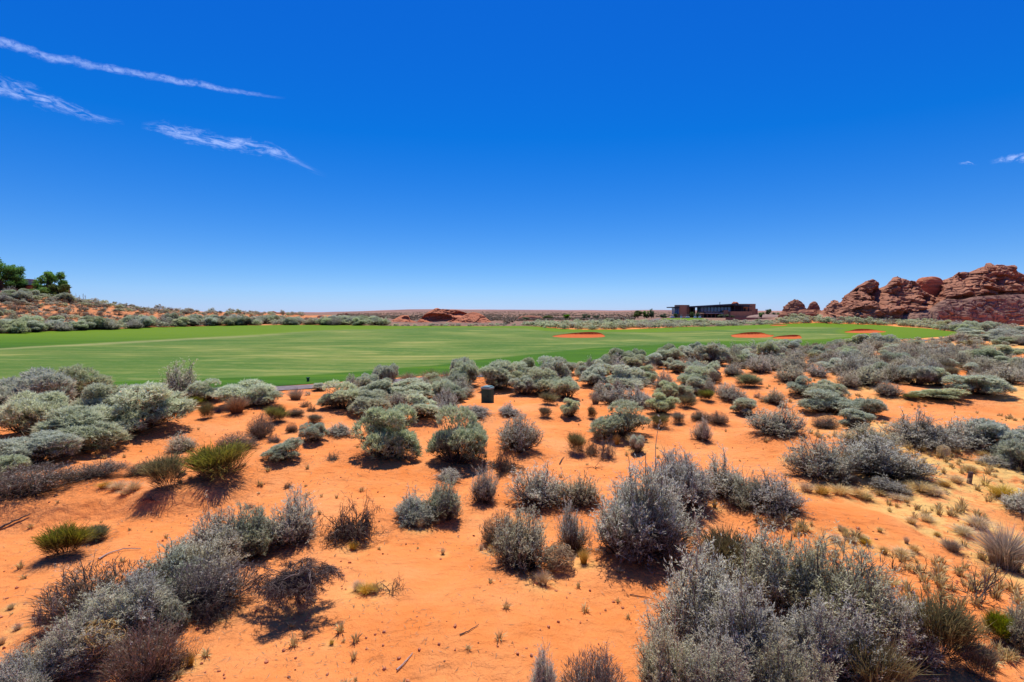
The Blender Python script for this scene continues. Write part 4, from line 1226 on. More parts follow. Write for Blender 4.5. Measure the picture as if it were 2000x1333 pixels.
# the mown part of the fairway (rest of it is taller rough)
MOWN_PX = [(-500, 790), (-200, 765), (0, 752), (200, 747), (400, 741), (560, 735), (700, 727), (850, 714), (1000, 697), (1130, 683), (1260, 675), (1400, 668), (1480, 667), (1590, 664), (1650, 660), (1660, 655), (1630, 648), (1660, 641.5),
           (1600, 638.5), (1520, 640.5), (1420, 645), (1300, 650), (1180, 648.5), (1080, 650), (1030, 641.5), (960, 641), (800, 641), (640, 645), (560, 651), (480, 657), (330, 664), (200, 671), (80, 677), (0, 682), (-300, 700), (-500, 715)]
mown_poly = smooth_poly(poly_px(MOWN_PX), 2)
def fair_attrs(x, y):
    d = sdist(x, y, mown_poly)
    px_ = CX + F * x / (y * cp + H * sp)
    w = 0.04 * y
    mown = 0.5 - d / (2 * np.clip(w, 0.6, 5))
    # pale dry band along the mown edge on the left
    dry = np.exp(-((d + 1.0) / np.clip(0.035 * y, 0.8, 4)) ** 2) * (1 - sst(380, 700, px_)) * sst(26, 34, y) * 0.6
    pyy = CY + F * (H * cp - y * sp) / (y * cp + H * sp)
    return {'mown': np.clip(mown, 0, 1), 'dry': np.clip(dry, 0, 1)}
fw = sheet('fairway', fair_poly, [b[0] for b in bunkers], 0.02, M['fairway'], 190, 170, fair_attrs)
tag(fw, None, None, kind='structure')
for nm, pl in (('grass_strip', green2), ('lawn', lawn)):
    tag(sheet(nm, pl, [], 0.05, M['rough'], 40, 30), None, None, kind='structure')
tag(sheet('ramp_path', ramp_poly, [], 0.06, M['path'], 20, 30), None, None, kind='structure')

# cart path
off = np.array([-PW - 0.0, -0.5, 0.5, PW])
V = []
for o_ in off:
    q = pc + nn * o_
    V.append(np.column_stack([q, T(q[:, 0], q[:, 1]) + 0.03]))
V = np.stack(V, 1)
n = len(pc); ii = np.arange(n * 4).reshape(n, 4)
Q = np.stack([ii[:-1, :-1], ii[:-1, 1:], ii[1:, 1:], ii[1:, :-1]], -1).reshape(-1, 4)
tag(link('cart_path', mesh_from('cart_path', V.reshape(-1, 3), Q[:, ::-1], M['path'], smooth=True)), None, None, kind='structure')

# bunkers
for (rim, c, ang, dep, lab) in bunkers:
    rings = [1.0, 1.0, 0.985, 0.95, 0.85, 0.7, 0.5, 0.3, 0.1]
    V = []
    for k, s in enumerate(rings):
        p = np.array(c) + (rim - np.array(c)) * s
        top_ = T(p[:, 0], p[:, 1]); low_ = T(p[:, 0], p[:, 1], False)
        if k == 0: z = top_ + 0.02
        elif k == 1: z = top_ - 0.04
        else: z = low_ - 0.03 - 0.10 * dep * (1 - s)
        V.append(np.column_stack([p, z]))
    m_ = len(ang)
    V = np.concatenate(V + [np.array([[c[0], c[1], float(T(c[0], c[1], False)) - 0.03 - 0.10 * dep]])])
    ii = np.arange(len(rings) * m_).reshape(len(rings), m_)
    Q = np.stack([ii[:-1], np.roll(ii[:-1], -1, 1), np.roll(ii[1:], -1, 1), ii[1:]], -1).reshape(-1, 4)
    cc = len(V) - 1
    last = ii[-1]
    cap = np.stack([last[0::2], np.roll(last, -1)[0::2], np.roll(last, -2)[0::2], np.full(m_ // 2, cc)], -1)
    me = mesh_from('sand_bunker', V, np.concatenate([Q, cap]), M['bunker'], smooth=False)
    tag(link('sand_bunker', me), lab, 'bunker', 'red sand bunkers on the golf course', 'structure')

# ------------------------------------------------------------------ planting
def sink(s):
    return float(T(s[0], s[1]))
cnt = {}
rnd = random.Random(11)
def plant(kind, s, label, wpx, group=None, rz=None):
    x, y, z0, W, h = s[:5]; f_d = s[5] if len(s) > 5 else 1.0
    nm, cat = NAMES[kind]
    i = cnt.get(kind, 0); cnt[kind] = i + 1
    z = sink(s)
    rz = rnd.uniform(0, 6.28) if f_d > 0.95 else (rnd.choice((0, math.pi)) + rnd.gauss(0, 0.12)) - math.atan2(x, y) * 0.6
    sc = (W * rnd.uniform(0.97, 1.06), W * f_d * rnd.uniform(0.95, 1.05), h)
    grp = group or GROUPS[nm]
    hi = VAR[kind]
    if kind == 'B' and wpx < 40 and i % 3 != 2: hi = VAR['D']
    fm, sm = hi[i % len(hi)]
    if wpx >= 13 and not (fm is None or sm is None):
        root = empty(nm, (x, y, z), rz, sc)
        root.rotation_euler = (rnd.gauss(0, 0.07), rnd.gauss(0, 0.07), rz)
        link('foliage', fm, root); link('stems', sm, root)
    elif fm is None or sm is None:
        root = link(nm, fm or sm)
        root.location = (x, y, z); root.rotation_euler = (0, 0, rz); root.scale = sc
    else:
        lo = LOW.get(kind, LOW['S'])
        root = link(nm, lo[i % len(lo)])
        root.location = (x, y, z); root.rotation_euler = (0, 0, rz); root.scale = sc
    tag(root, label, cat, grp)
    return root
for kind, s, lab, wpx in ITEMS:
    plant(kind, s, lab, wpx)
for k, (s, t) in enumerate(TUFT_ITEMS):
    x, y, z0, W, h = s[:5]
    o = link('grass_tussock', VAR['T'][k % 4][0])
    o.location = (x, y, sink(s)); o.rotation_euler = (0, 0, rnd.uniform(0, 6.28)); o.scale = (W * 1.1, W * 1.1, min(h, W * 1.3))
    reg = ('among the grey shrubs and sand at the right' if t[0] > 1500 else 'on orange sand right of centre' if t[0] > 1150 else 'on orange sand near the tumbleweed' if t[0] > 800 else 'on orange sand at the lower left')
    tag(o, 'small yellow straw grass tuft ' + reg, 'dry grass', 'yellow grass tufts ' + reg)

# ---- individually modelled dead shrubs
def dead(name, cx, ty, by, w, label, mat='darktwig', **kw):
    s = spec('D', cx, ty, by, w)
    x, y, z0, W, h, fd_ = s
    f_, S_, P_ = gen_dead(**kw)
    o = link(name, S_.mesh(name, M[mat]))
    o.location = (x, y, sink(s)); o.scale = (W, W * fd_, h)
    tag(o, label, 'dead shrub', 'bare dead shrubs on the red sand')
    return o
dead('dead_shrub', 692, 963, 1072, 122, 'contorted black branched dead shrub on open sand, left of centre', seed=31, nmain=22, maxl=3, tort=0.24, droop=0.07, rise=1.1, L=0.24, r=0.016, twig=0.12)
dead('dead_shrub', 588, 1078, 1225, 200, 'umbrella shaped dead shrub on one dark trunk over its own shadow', seed=33, nmain=14, maxl=4, tort=0.30, droop=0.10, L=0.17, r=0.012, umbrella=True, kids=(3, 5))
dead('dead_shrub', 765, 1102, 1166, 84, 'low sprawling dead branches beside a pale straw patch', seed=35, nmain=6, maxl=2, tort=0.28, droop=0.05, rise=0.35)
dead('dead_shrub', 985, 872, 928, 78, 'low tangle of dead branches under the legged grey shrub', seed=37, nmain=9, maxl=3, tort=0.35, droop=0.15, rise=0.4)
dead('dead_shrub', 140, 1140, 1262, 150, 'bleached whitish drooping branches in the lower left thicket', mat='tan', seed=39, nmain=9, maxl=3, tort=0.25, droop=0.20, rise=0.8)
dead('dead_shrub', 352, 1235, 1318, 80, 'small forked grey dead branch on sand, lower left', seed=41, nmain=5, maxl=2, tort=0.3, droop=0.05, rise=0.5)
dead('dead_shrub', 1743, 1072, 1126, 60, 'thin dark weed stems on sand, left of a pair at the right', seed=43, nmain=5, maxl=2, tort=0.15, droop=0.0, rise=1.4)
dead('dead_shrub', 1806, 1078, 1128, 44, 'thin dark weed stems on sand, right of a pair at the right', seed=45, nmain=6, maxl=2, tort=0.15, droop=0.0, rise=1.6)
dead('dead_shrub', 1905, 1070, 1200, 90, 'sparse tall dry weed near the tall bunch grass', seed=47, nmain=6, maxl=2, tort=0.14, droop=0.0, rise=1.9)
dead('dead_shrub', 1162, 902, 918, 50, 'flat heap of dark sticks on sand below the red shadow', seed=49, nmain=8, maxl=1, tort=0.15, droop=0.2, rise=0.1)
dead('dead_shrub', 835, 962, 1075, 12, 'single thin dry stem standing on sand', seed=51, nmain=2, maxl=1, tort=0.12, droop=0.0, rise=3.0) if False else None
dead('dead_shrub', 300, 965, 1000, 60, 'exposed roots hanging from the left bank', seed=53, nmain=6, maxl=2, tort=0.3, droop=0.1, rise=0.3)
dead('dead_shrub', 415, 1130, 1235, 110, 'dark splayed dead branches under the lower left thicket, beside sand', seed=55, nmain=9, maxl=3, tort=0.33, droop=0.12, rise=0.5)
# tumbleweeds
def tumble(cx, ty, by, w, label, seed, mat='tan'):
    s = spec('D', cx, ty, by, w)
    x, y, z0, W, h, fd_ = s
    o = link('tumbleweed', gen_tumble(seed).mesh('tumbleweed', M[mat]))
    o.location = (x, y, sink(s) - 0.02); o.scale = (W, W, h)
    tag(o, label, 'tumbleweed', 'dry tumbleweeds')
tumble(1092, 1052, 1128, 78, 'pale tan ball tumbleweed caught in dark twigs, centre foreground', 61)
tumble(200, 1195, 1330, 95, 'yellow tan tumbleweed caught in the lower left thicket', 63, 'straw')
tumble(1842, 867, 900, 26, 'small pale tumbleweed at the foot of the right hand hedge', 65, 'straw')

# sticks
def stick(pts_px, r, label, mat='bark'):
    pts = []
    for (x, y) in pts_px:
        g = place(x, y, True); pts.append([g.x, g.y, float(T(g.x, g.y)) + r * 0.8])
    a = np.array([pts])
    k = np.linspace(0, a.shape[1] - 1, 12); i0 = np.minimum(k.astype(int), a.shape[1] - 2); f = (k - i0)[:, None]
    a = (a[0][i0] * (1 - f) + a[0][i0 + 1] * f)[None]
    a[:, :, 2] += rng.normal(size=(1, 12)) * r * 0.3 + r
    q = Q4(); q.tubes(a, np.linspace(r, r * 0.4, 12)[None], 0.5, sides=6)
    tag(link('stick', q.mesh('stick', M[mat], True)), label, 'stick', 'sticks lying on the sand')
stick([(193, 1095), (210, 1084), (235, 1076), (276, 1074)], 0.012, 'long pale curved stick lying below the green cushion', 'palebark')
stick([(1544, 879), (1553, 881), (1562, 881)], 0.03, 'short dark stick on the sand beside a straw tuft, right')
stick([(898, 1242), (915, 1235), (935, 1222)], 0.007, 'thin dark stick on sand at the lower centre')
stick([(775, 1312), (790, 1298), (806, 1278)], 0.009, 'thin pale stick on sand at the bottom', 'palebark')
stick([(1093, 908), (1097, 900), (1102, 894)], 0.015, 'small forked stick on sand above the ragged topped shrub')
stick([(1230, 1163), (1262, 1168), (1290, 1176)], 0.006, 'thin stick lying left of the huge grey sagebrush')
stick([(0, 1035), (28, 1022), (60, 1008)], 0.02, 'dark branch at the left edge below the bank')

# ------------------------------------------------------------------ scrub in the distance: individuals, then the rest as stuff
def in_px_poly(pts, n, seed, jitter=0):
    r = np.random.default_rng(seed)
    pl = np.array(pts, float)
    out = []
    x0, y0 = pl.min(0); x1, y1 = pl.max(0)
    while len(out) < n:
        x = r.uniform(x0, x1, 4000); y = r.uniform(y0, y1, 4000)
        k = sdist(x, y, pl) < 0
        out += list(zip(x[k], y[k]))
    return out[:n]

def scatter(region, n, seed, kinds, w, hr, label_group, mind=0.7):
    """list of (kind, x, y, W, h)"""
    r = np.random.default_rng(seed + 1)
    res = []
    for (px_, py_) in in_px_poly(region, n, seed):
        g = place(px_, py_)
        if g is None or g.y > 900: continue
        W = r.uniform(*w)
        ok = True
        for q in res:
            if abs(q[1] - g.x) < 0.5 * mind * (W + q[3]) and abs(q[2] - g.y) < 0.5 * mind * (W + q[3]):
                ok = False; break
        if not ok: continue
        if sdist(np.array([g.x]), np.array([g.y]), fair_poly)[0] < (-0.20 if g.y > 60 else 0.35) * W: continue
        if sdist(np.array([g.x]), np.array([g.y]), path_poly)[0] < 0.40 * W: continue
        if g.y < 45 and any((g.x - i[1][0]) ** 2 + (g.y - i[1][1]) ** 2 < (0.42 * (i[1][3] + W)) ** 2 for i in ITEMS): continue
        if abs(px_ - 952) < 45 and 735 < py_ < 850: continue
        k = kinds[r.integers(len(kinds))]
        h = W * r.uniform(*hr)
        if k in ('B',): W *= 0.75; h *= 0.75
        if k in ('OB', 'O'): W *= 0.6; h *= 0.65
        if k == 'T': W *= 0.5; h *= 0.35
        res.append((k, g.x, g.y, W, h, label_group))
    return res

REG = []
# sage along the foot of the left hill
REG += scatter([(-60, 652), (0, 648), (200, 640), (300, 634), (420, 631), (420, 637), (300, 640.5), (200, 647), (80, 651.5), (-60, 660)], 420, 1, ['S', 'S', 'S', 'G'], (2.4, 4.2), (0.5, 0.68), ('at the foot of the left hill along the fairway', 'sage'), 0.45)
REG += scatter([(410, 629), (520, 631), (620, 631), (760, 634), (760, 636.5), (620, 637), (520, 637), (410, 637.5)], 200, 2, ['S', 'S', 'S', 'G'], (2.6, 4.6), (0.45, 0.6), ('behind the fairway at the end of the left hill', 'sage'), 0.4)
REG += scatter([(630, 627), (680, 625), (735, 629), (760, 635), (630, 636)], 24, 3, ['S'], (2.6, 3.8), (0.5, 0.62), ('in the tall sage thicket left of the low red rocks', 'sage'), 0.4)
# hillside
REG += scatter([(-60, 585), (60, 588), (130, 589), (200, 597), (300, 608), (420, 616), (520, 620), (620, 625), (620, 632), (420, 632), (300, 634), (200, 640), (0, 648), (-60, 650)], 720, 4, ['B', 'B', 'B', 'G', 'S', 'B', 'OB'], (1.5, 3.0), (0.42, 0.6), ('on the orange sand of the left hillside', 'hill'), 0.50)
REG += scatter([(-60, 581), (0, 581), (80, 584), (140, 588), (140, 592), (60, 590), (-60, 590)], 260, 5, ['S', 'S', 'G'], (2.2, 3.6), (0.55, 0.75), ('along the top of the left hill below the house', 'sage'), 0.5)
REG += scatter([(130, 584), (200, 592), (300, 603), (420, 610), (600, 613.5), (600, 619), (420, 617), (300, 611), (200, 601), (130, 592)], 260, 19, ['B', 'G', 'B', 'S', 'OB'], (1.6, 3.0), (0.5, 0.7), ('on the skyline crest of the left hill', 'hill'), 0.6)
# centre strip by the rocks
REG += scatter([(760, 636), (1010, 636), (1010, 638.5), (760, 638.5)], 90, 6, ['S', 'G'], (1.0, 1.8), (0.35, 0.5), ('in the thin line between fairway and low red rocks', 'sage'), 0.6)
# belts behind the fairway, right of centre
REG += scatter([(1022, 634), (1070, 632), (1130, 634), (1160, 637), (1235, 638), (1235, 643), (1180, 645), (1120, 645), (1070, 642), (1022, 637)], 230, 7, ['S'], (1.6, 2.7), (0.45, 0.6), ('in the belt behind the wide bunker', 'sage'), 0.4)
REG += scatter([(1120, 628), (1250, 630), (1300, 628), (1400, 629), (1520, 629), (1520, 634), (1430, 637.5), (1300, 642), (1200, 642), (1120, 635)], 430, 8, ['S', 'S', 'G'], (1.6, 2.8), (0.35, 0.5), ('in the belt below the clubhouse lawn', 'sage'), 0.45)
REG += scatter([(1520, 625), (1560, 619), (1660, 618), (1740, 622), (1830, 631), (1880, 640), (1935, 645), (1935, 651), (1880, 651), (1800, 641), (1740, 636), (1650, 633), (1520, 633)], 520, 9, ['S', 'S', 'G', 'S', 'B'], (1.8, 3.2), (0.5, 0.65), ('on the slope below the big red rocks', 'sage'), 0.45)
REG += scatter([(1880, 642), (2060, 641), (2060, 662), (1880, 662)], 170, 10, ['S', 'G', 'B'], (1.6, 2.8), (0.5, 0.62), ('on the flat in front of the banded cliff', 'sage'), 0.5)
# right-hand field
REG += scatter([(1440, 686), (1560, 682), (1640, 676), (1760, 668), (1900, 660), (2060, 658), (2060, 668), (1990, 676), (1900, 690), (2010, 708), (2040, 740), (1990, 760), (1880, 735), (1780, 745), (1700, 752), (1600, 720), (1500, 735), (1440, 720)], 900, 12, ['G', 'G', 'G', 'S', 'B', 'G', 'OB', 'T'], (0.9, 1.8), (0.42, 0.6), ('in the dense grey scrub of the right hand field', 'field'), 0.45)
# a few fillers in the mid ground
REG += scatter([(960, 790), (1080, 800), (1200, 770), (1330, 745), (1480, 700), (1600, 760), (1480, 790), (1340, 800), (1100, 860), (960, 830)], 16, 13, ['B', 'OB', 'B', 'T'], (0.3, 0.55), (0.5, 0.8), ('on the open sand right of centre', 'mid'), 1.2)
REG += scatter([(380, 770), (640, 770), (680, 820), (560, 850), (420, 830)], 22, 14, ['B', 'OB', 'T', 'B'], (0.3, 0.5), (0.5, 0.8), ('on the sandy slope below the cart path', 'mid'), 1.2)
REG += scatter([(880, 738), (1000, 724), (1100, 714), (1280, 699), (1440, 689), (1560, 684), (1560, 700), (1440, 708), (1280, 724), (1100, 748), (1000, 768), (880, 770)], 130, 20, ['S', 'S', 'G', 'S'], (0.9, 1.7), (0.6, 0.85), ('in the band of sagebrush along the near edge of the fairway', 'mid'), 0.42)
REG += scatter([(690, 750), (1000, 735), (1010, 790), (900, 830), (840, 800), (700, 800)], 60, 17, ['S', 'G', 'S'], (0.7, 1.3), (0.6, 0.8), ('filling the thicket around the utility box', 'mid'), 0.45)
REG += scatter([(1130, 715), (1340, 700), (1480, 690), (1480, 720), (1320, 800), (1170, 800)], 70, 18, ['S', 'G', 'S', 'G'], (0.7, 1.3), (0.6, 0.8), ('filling the thicket right of centre', 'mid'), 0.5)
REG += scatter([(0, 905), (0, 930), (480, 1000), (620, 930), (520, 905)], 16, 15, ['B', 'T', 'T'], (0.15, 0.3), (0.5, 0.8), ('on the open sand at left', 'mid'), 1.2)
REG += scatter([(-60, 745), (140, 730), (480, 752), (440, 800), (330, 860), (-60, 870)], 110, 16, ['S', 'S', 'OB', 'G'], (1.2, 2.2), (0.5, 0.7), ('filling the left thicket beside the fairway', 'mid'), 0.5)

have = {}
for kind, *_ in ITEMS:
    nm = NAMES[kind][0]; have[nm] = have.get(nm, 0) + 1
have['grass_tussock'] = have.get('grass_tussock', 0) + len(TUFT_ITEMS)
LIMIT = 285
REG.sort(key=lambda q: -q[3] / q[2])        # largest in the picture first
rest = []
KW = {'S': 'pale sage green shrub', 'G': 'grey shrub', 'B': 'dark brown twiggy shrub', 'OB': 'small olive brown shrub', 'O': 'small green shrub', 'T': 'straw grass tuft'}
for (k, x, y, W, h, (where, tg)) in REG:
    nm, cat = NAMES[k]
    # keep a thing only while its share of the picture is worth it
    if have.get(nm, 0) >= LIMIT:
        rest.append((k, x, y, W, h)); continue
    have[nm] = have.get(nm, 0) + 1
    px_w = W / y * F
    s = (x, y, 0, W, h)
    o = plant(k, s, KW[k] + ' ' + where, px_w * (1.0 if px_w > 34 else 0.5), KW[k] + 's ' + where)

def stuff(items, name, matkey, label, meshes_q):
    Vs, Qs, ts, ms = [], [], [], []; n = 0
    r = np.random.default_rng(99)
    for i, (k, x, y, W, h) in enumerate(items):
        V, Q_, t, m = meshes_q[i % len(meshes_q)]
        a = r.uniform(0, 6.28); ca, sa = math.cos(a), math.sin(a)
        z = float(T(x, y))
        V2 = np.stack([(V[:, 0] * ca - V[:, 1] * sa) * W + x, (V[:, 0] * sa + V[:, 1] * ca) * W + y, V[:, 2] * h + z], 1)
        Vs.append(V2); Qs.append(Q_ + n); n += len(V)
        ts.append(np.clip(t + r.normal(0, 0.08), 0, 1)); ms.append(m)
    if not Vs: return
    me = mesh_from(name, np.concatenate(Vs), np.concatenate(Qs), [M[q] for q in matkey], np.concatenate(ts), np.concatenate(ms))
    tag(link(name, me), label, 'scrub', None, 'stuff')
LQ = []
for f_, s_ in LOWQ['S']:
    q = Q4(); V, Q_, t, m = f_.data(); q.add(V, Q_, t, 0); V, Q_, t, m = s_.data(); q.add(V, Q_, t, 1)
    LQ.append(q.data())
stuff([q for q in rest if q[0] in ('S', 'O', 'OB')], 'distant_sage_scrub', ('sage', 'brown'), 'pale green sage scrub massed far behind the fairway', LQ)
stuff([q for q in rest if q[0] not in ('S', 'O', 'OB')], 'distant_grey_scrub', ('grey', 'brown'), 'grey scrub massed far behind the fairway', LQ)
# scrub dots over the desert plain
pl = []
r = np.random.default_rng(5)
while len(pl) < 5200:
    yy = 130 * (1300 / 130) ** r.uniform(0, 1); pxx = r.uniform(430, 1560)
    xx = (pxx - CX) / F * yy
    if vnoise(np.array([xx / 40]), np.array([yy / 60]), 8)[0] < -0.18: continue
    zz = 0
    if pxx < 660: continue
    if 740 < pxx < 980 and yy < 190: continue
    if yy < 330 and 1240 < pxx < 1530: continue
    if yy < 175 and 1000 < pxx: continue
    pl.append(('B', xx, yy, r.uniform(1.0, 2.4), r.uniform(0.5, 1.1)))
tiny = []
for i in range(3):
    f_, s_ = gen_sage(830 + i, ntuft=14, nb=2, nstem=0 + 2, bl=0.36, bw=0.20, low=True, twiggy=0.03)
    V, Q_, t, m = f_.data(); tiny.append((V, Q_, t, m))
stuff(pl, 'desert_plain_scrub', ('brown',), 'dark scrub dotting the reddish desert plain to the horizon', tiny)

# ------------------------------------------------------------------ ground litter and fine dry grass in the foreground (stuff)
q = Q4(); r = np.random.default_rng(21); rng = np.random.default_rng(22)
n = 13000
yy = 3.6 * (16 / 3.6) ** r.uniform(0, 1, n); xx = r.uniform(-1.15, 1.15, n) * yy
den = fbm(xx / 1.6, yy / 1.6, 61, 3)
k = den > r.uniform(-0.35, 0.6, n)
xx, yy = xx[k], yy[k]
z = T(xx, yy) + 0.006
b = np.column_stack([xx, yy, z])
a = r.uniform(0, 6.28, len(b)); L = r.uniform(0.02, 0.11, len(b)) * (yy / 7) ** 0.5
e = b + np.column_stack([np.cos(a) * L, np.sin(a) * L, r.uniform(0.0, 0.02, len(b))])
q.kites(b, e, 0.007 * (yy / 6), 0.1, r.uniform(0.2, 1, len(b)), face=np.tile(np.array([[0, 0, 1.0]]), (len(b), 1)))
near_items = [i for i in ITEMS if i[1][1] < 22 and i[0] not in ('T',)]
m = 9000
pick = r.integers(0, len(near_items), m)
cx_ = np.array([i[1][0] for i in near_items])[pick]; cy_ = np.array([i[1][1] for i in near_items])[pick]; cw_ = np.array([i[1][3] for i in near_items])[pick]
a = r.uniform(0, 6.28, m); rr = cw_ * np.abs(r.normal(0.42, 0.22, m))
xx = cx_ + rr * np.cos(a); yy = cy_ + rr * np.sin(a); k = yy > 3.0; xx, yy = xx[k], yy[k]
b = np.column_stack([xx, yy, T(xx, yy) + 0.008]); a = r.uniform(0, 6.28, len(b)); L = r.uniform(0.03, 0.16, len(b))
e = b + np.column_stack([np.cos(a) * L, np.sin(a) * L, r.uniform(-0.005, 0.035, len(b))])
q.kites(b, e, 0.006 * np.maximum(yy / 6, 1), 0.1, r.uniform(0.2, 1, len(b)), face=np.tile(np.array([[0, 0, 1.0]]), (len(b), 1)))
tag(link('ground_litter', q.mesh('ground_litter', M['brown'])), 'scattered twigs and bits of dead wood on the orange sand', 'litter', None, 'stuff')
gq = [gen_grass(640 + i, n=34, wid=0.05).data() for i in range(4)]
items = []
r = np.random.default_rng(31)
while len(items) < 1100:
    yy = 4.0 * (40 / 4.0) ** r.uniform(0, 1); xx = r.uniform(-1.15, 1.15) * yy
    pxx = CX + F * xx / yy
    pr = 0.025 + 1.3 * (pxx > 1480) * float(sst(-0.1, 0.3, fbm(np.array([xx / 1.8]), np.array([yy / 1.8]), 71, 3))[0]) + 0.05 * (vnoise(np.array([xx]), np.array([yy]), 4)[0] > 0.1)
    if r.uniform() > pr: continue
    if sdist(np.array([xx]), np.array([yy]), fair_poly)[0] < 1.5 or sdist(np.array([xx]), np.array([yy]), path_poly)[0] < 0.1: continue
    w = r.uniform(0.06, 0.2) * (1.0 + 0.5 * (pxx > 1500)); items.append(('T', xx, yy, w, w * r.uniform(0.5, 0.9)))
stuff(items, 'fine_dry_grass', ('straw',), 'fine short dry grass sprouting from the orange sand', gq)
# pebbles: small clods of red sandstone
V0 = []; 
import bmesh
bm = bmesh.new(); bmesh.ops.create_icosphere(bm, subdivisions=1, radius=1); pv = np.array([list(v.co) for v in bm.verts]); pf = np.array([[v.index for v in f.verts] for f in bm.faces]); bm.free()
Vs, Fs = [], []; nn_ = 0
for i in range(900):
    yy = 3.8 * (20 / 3.8) ** r.uniform(); xx = r.uniform(-1.15, 1.15) * yy
    s_ = r.uniform(0.006, 0.022) * (1 + (r.uniform() < 0.03) * 1.2)
    V_ = pv * s_ * r.uniform(0.6, 1.3, 3) * (1 + 0.2 * r.normal(size=(len(pv), 1))) + np.array([xx, yy, float(T(xx, yy)) + s_ * 0.2])
    Vs.append(V_); Fs.append(pf + nn_); nn_ += len(pv)
tag(link('pebbles', mesh_from('pebbles', np.concatenate(Vs), np.concatenate(Fs), M['rock_orange'])), 'small red clods and pebbles scattered over the sand', 'pebbles', None, 'stuff')

# ------------------------------------------------------------------ rocks
def dome(c, rad, nu, nv, seed, lump=0.12, strat=0.10, layer=1.3, power=2.4, bottom=-0.15, crack=0.10, squash=1.0, vert=0.0, freq=1.0, tilt=0.0):
    """displaced super-ellipsoid with bedding ledges and joints"""
    V = np.zeros((nv + 1, nu, 3))
    R0 = min(rad)
    for j in range(nv + 1):
        ph = bottom + (math.pi / 2 - bottom) * j / nv
        for i in range(nu):
            th = 2 * math.pi * i / nu
            ct, st = math.cos(th), math.sin(th); cf, sf = math.cos(ph), math.sin(ph)
            e = 2.0 / power
            f = lambda v: math.copysign(abs(v) ** e, v)
            dx, dy, dz = f(cf) * f(ct), f(cf) * f(st), f(sf)
            p = Vector((c[0] + rad[0] * dx, c[1] + rad[1] * dy, c[2] + rad[2] * dz))
            nrm = Vector((dx / rad[0], dy / rad[1], dz / rad[2] * 0.6)).normalized()
            s = Vector((seed * 13.1, seed * 7.7, seed * 3.3))
            q = p * freq
            big = mn.noise(q * 0.16 + s) + 0.6 * mn.noise(q * 0.42 + s)
            rid = 0.0; am = 0.6; fq = 0.35
            for _o in range(5):
                rid += am * (0.5 - abs(mn.noise(Vector((q.x, q.y, q.z * 1.7)) * fq + s)) * 2.2)
                am *= 0.58; fq *= 2.05
            w1 = Vector((big, rid, -big)) * 0.5
            zz = p.z + tilt * p.x + 2.2 * layer * mn.noise(Vector((q.x * 0.13, q.y * 0.13, q.z * 0.05)) + s) + 0.5 * layer * mn.noise(q * 0.7 + s)
            t = zz / layer
            fr = t - math.floor(t)
            kk = mn.noise(Vector((math.floor(t) * 5.3, q.x * 0.25, q.y * 0.25)) + s)
            led = (fr ** 0.6 if fr < 0.86 else (1 - fr) / 0.14 * 0.93) - 0.5
            vq = Vector((q.x * 0.17, q.y * 0.17, q.z * 0.26)) + s + w1 * 0.6
            dist, cps = mn.voronoi(vq)
            vq2 = Vector((q.x * 0.45, q.y * 0.45, q.z * 0.95)) + s + w1
            dis2, cp2 = mn.voronoi(vq2)
            def cell(c_, v_):
                n_ = mn.noise_vector(c_[0] * 7.31)
                return n_.x * 1.0 + (v_ - c_[0]).dot(n_) * 1.5
            blk = cell(cps, vq) + 0.28 * cell(cp2, vq2)
            cr = min(dist[1] - dist[0], 0.10) / 0.10 - 1
            cr2 = min(dis2[1] - dis2[0], 0.09) / 0.09 - 1
            msk = min(1.4, max(0.0, 0.6 + 1.8 * mn.noise(q * 0.14 + s * 2)))
            d = R0 * lump * (big + 0.55 * rid) + 0.9 * strat * R0 * led * msk * (1 + 1.1 * kk) * (1 - 0.6 * abs(dz) ** 4) + R0 * crack * (1.25 * cr + 0.6 * cr2) + R0 * crack * 1.1 * blk
            if vert:
                d += R0 * vert * mn.noise(Vector((q.x * 0.55, q.y * 0.55, q.z * 0.03)) + s)
            V[j, i] = (p + nrm * d)[:]
    idx = np.arange((nv + 1) * nu).reshape(nv + 1, nu)
    Q_ = np.stack([idx[:-1], np.roll(idx[:-1], -1, 1), np.roll(idx[1:], -1, 1), idx[1:]], -1).reshape(-1, 4)
    return V.reshape(-1, 3), Q_

def rocks(name, blobs, mat, label, cat='rock', group=None):
    Vs, Qs = [], []; n = 0
    for b in blobs:
        V, Q_ = dome(**b)
        Vs.append(V); Qs.append(Q_ + n); n += len(V)
    me = mesh_from(name, np.concatenate(Vs), np.concatenate(Qs), M[mat], smooth=False)
    o = link(name, me)
    tag(o, label, cat, group)
    return o

def blob(pxc, pytop, pybase, wpx, Y_, dratio=0.8, seed=1, **kw):
    """ellipsoid whose outline spans wpx around pxc and reaches pytop, standing at depth Y_"""
    top = P(pxc, pytop, Y_).z; base = P(pxc, pybase, Y_).z
    cx_ = P(pxc, pybase, Y_).x
    rx = wpx / 2 / F * Y_
    d = dict(c=(cx_, Y_, base), rad=(rx, rx * dratio, top - base), nu=90, nv=44, seed=seed)
    d.update(kw)
    return d

RG = 'red sandstone outcrops at the right'
rocks('rock_outcrop', [blob(1552, 583, 618, 50, 150, 0.8, 2, nu=120, nv=60, power=1.9, layer=0.9, strat=0.12, crack=0.10), blob(1558, 603, 618, 70, 149, 0.7, 3, layer=0.8, power=2.0)], 'rock', 'small cone shaped red rock standing apart, left of the big rocks', group=RG)
rocks('rock_outcrop', [blob(1588, 589, 618, 26, 152, 0.8, 4, power=2.0, layer=0.8, strat=0.12), blob(1592, 606, 618, 40, 151, 0.7, 5, layer=0.7)], 'rock', 'smaller rounded red rock leaning beside the cone shaped one', group=RG)

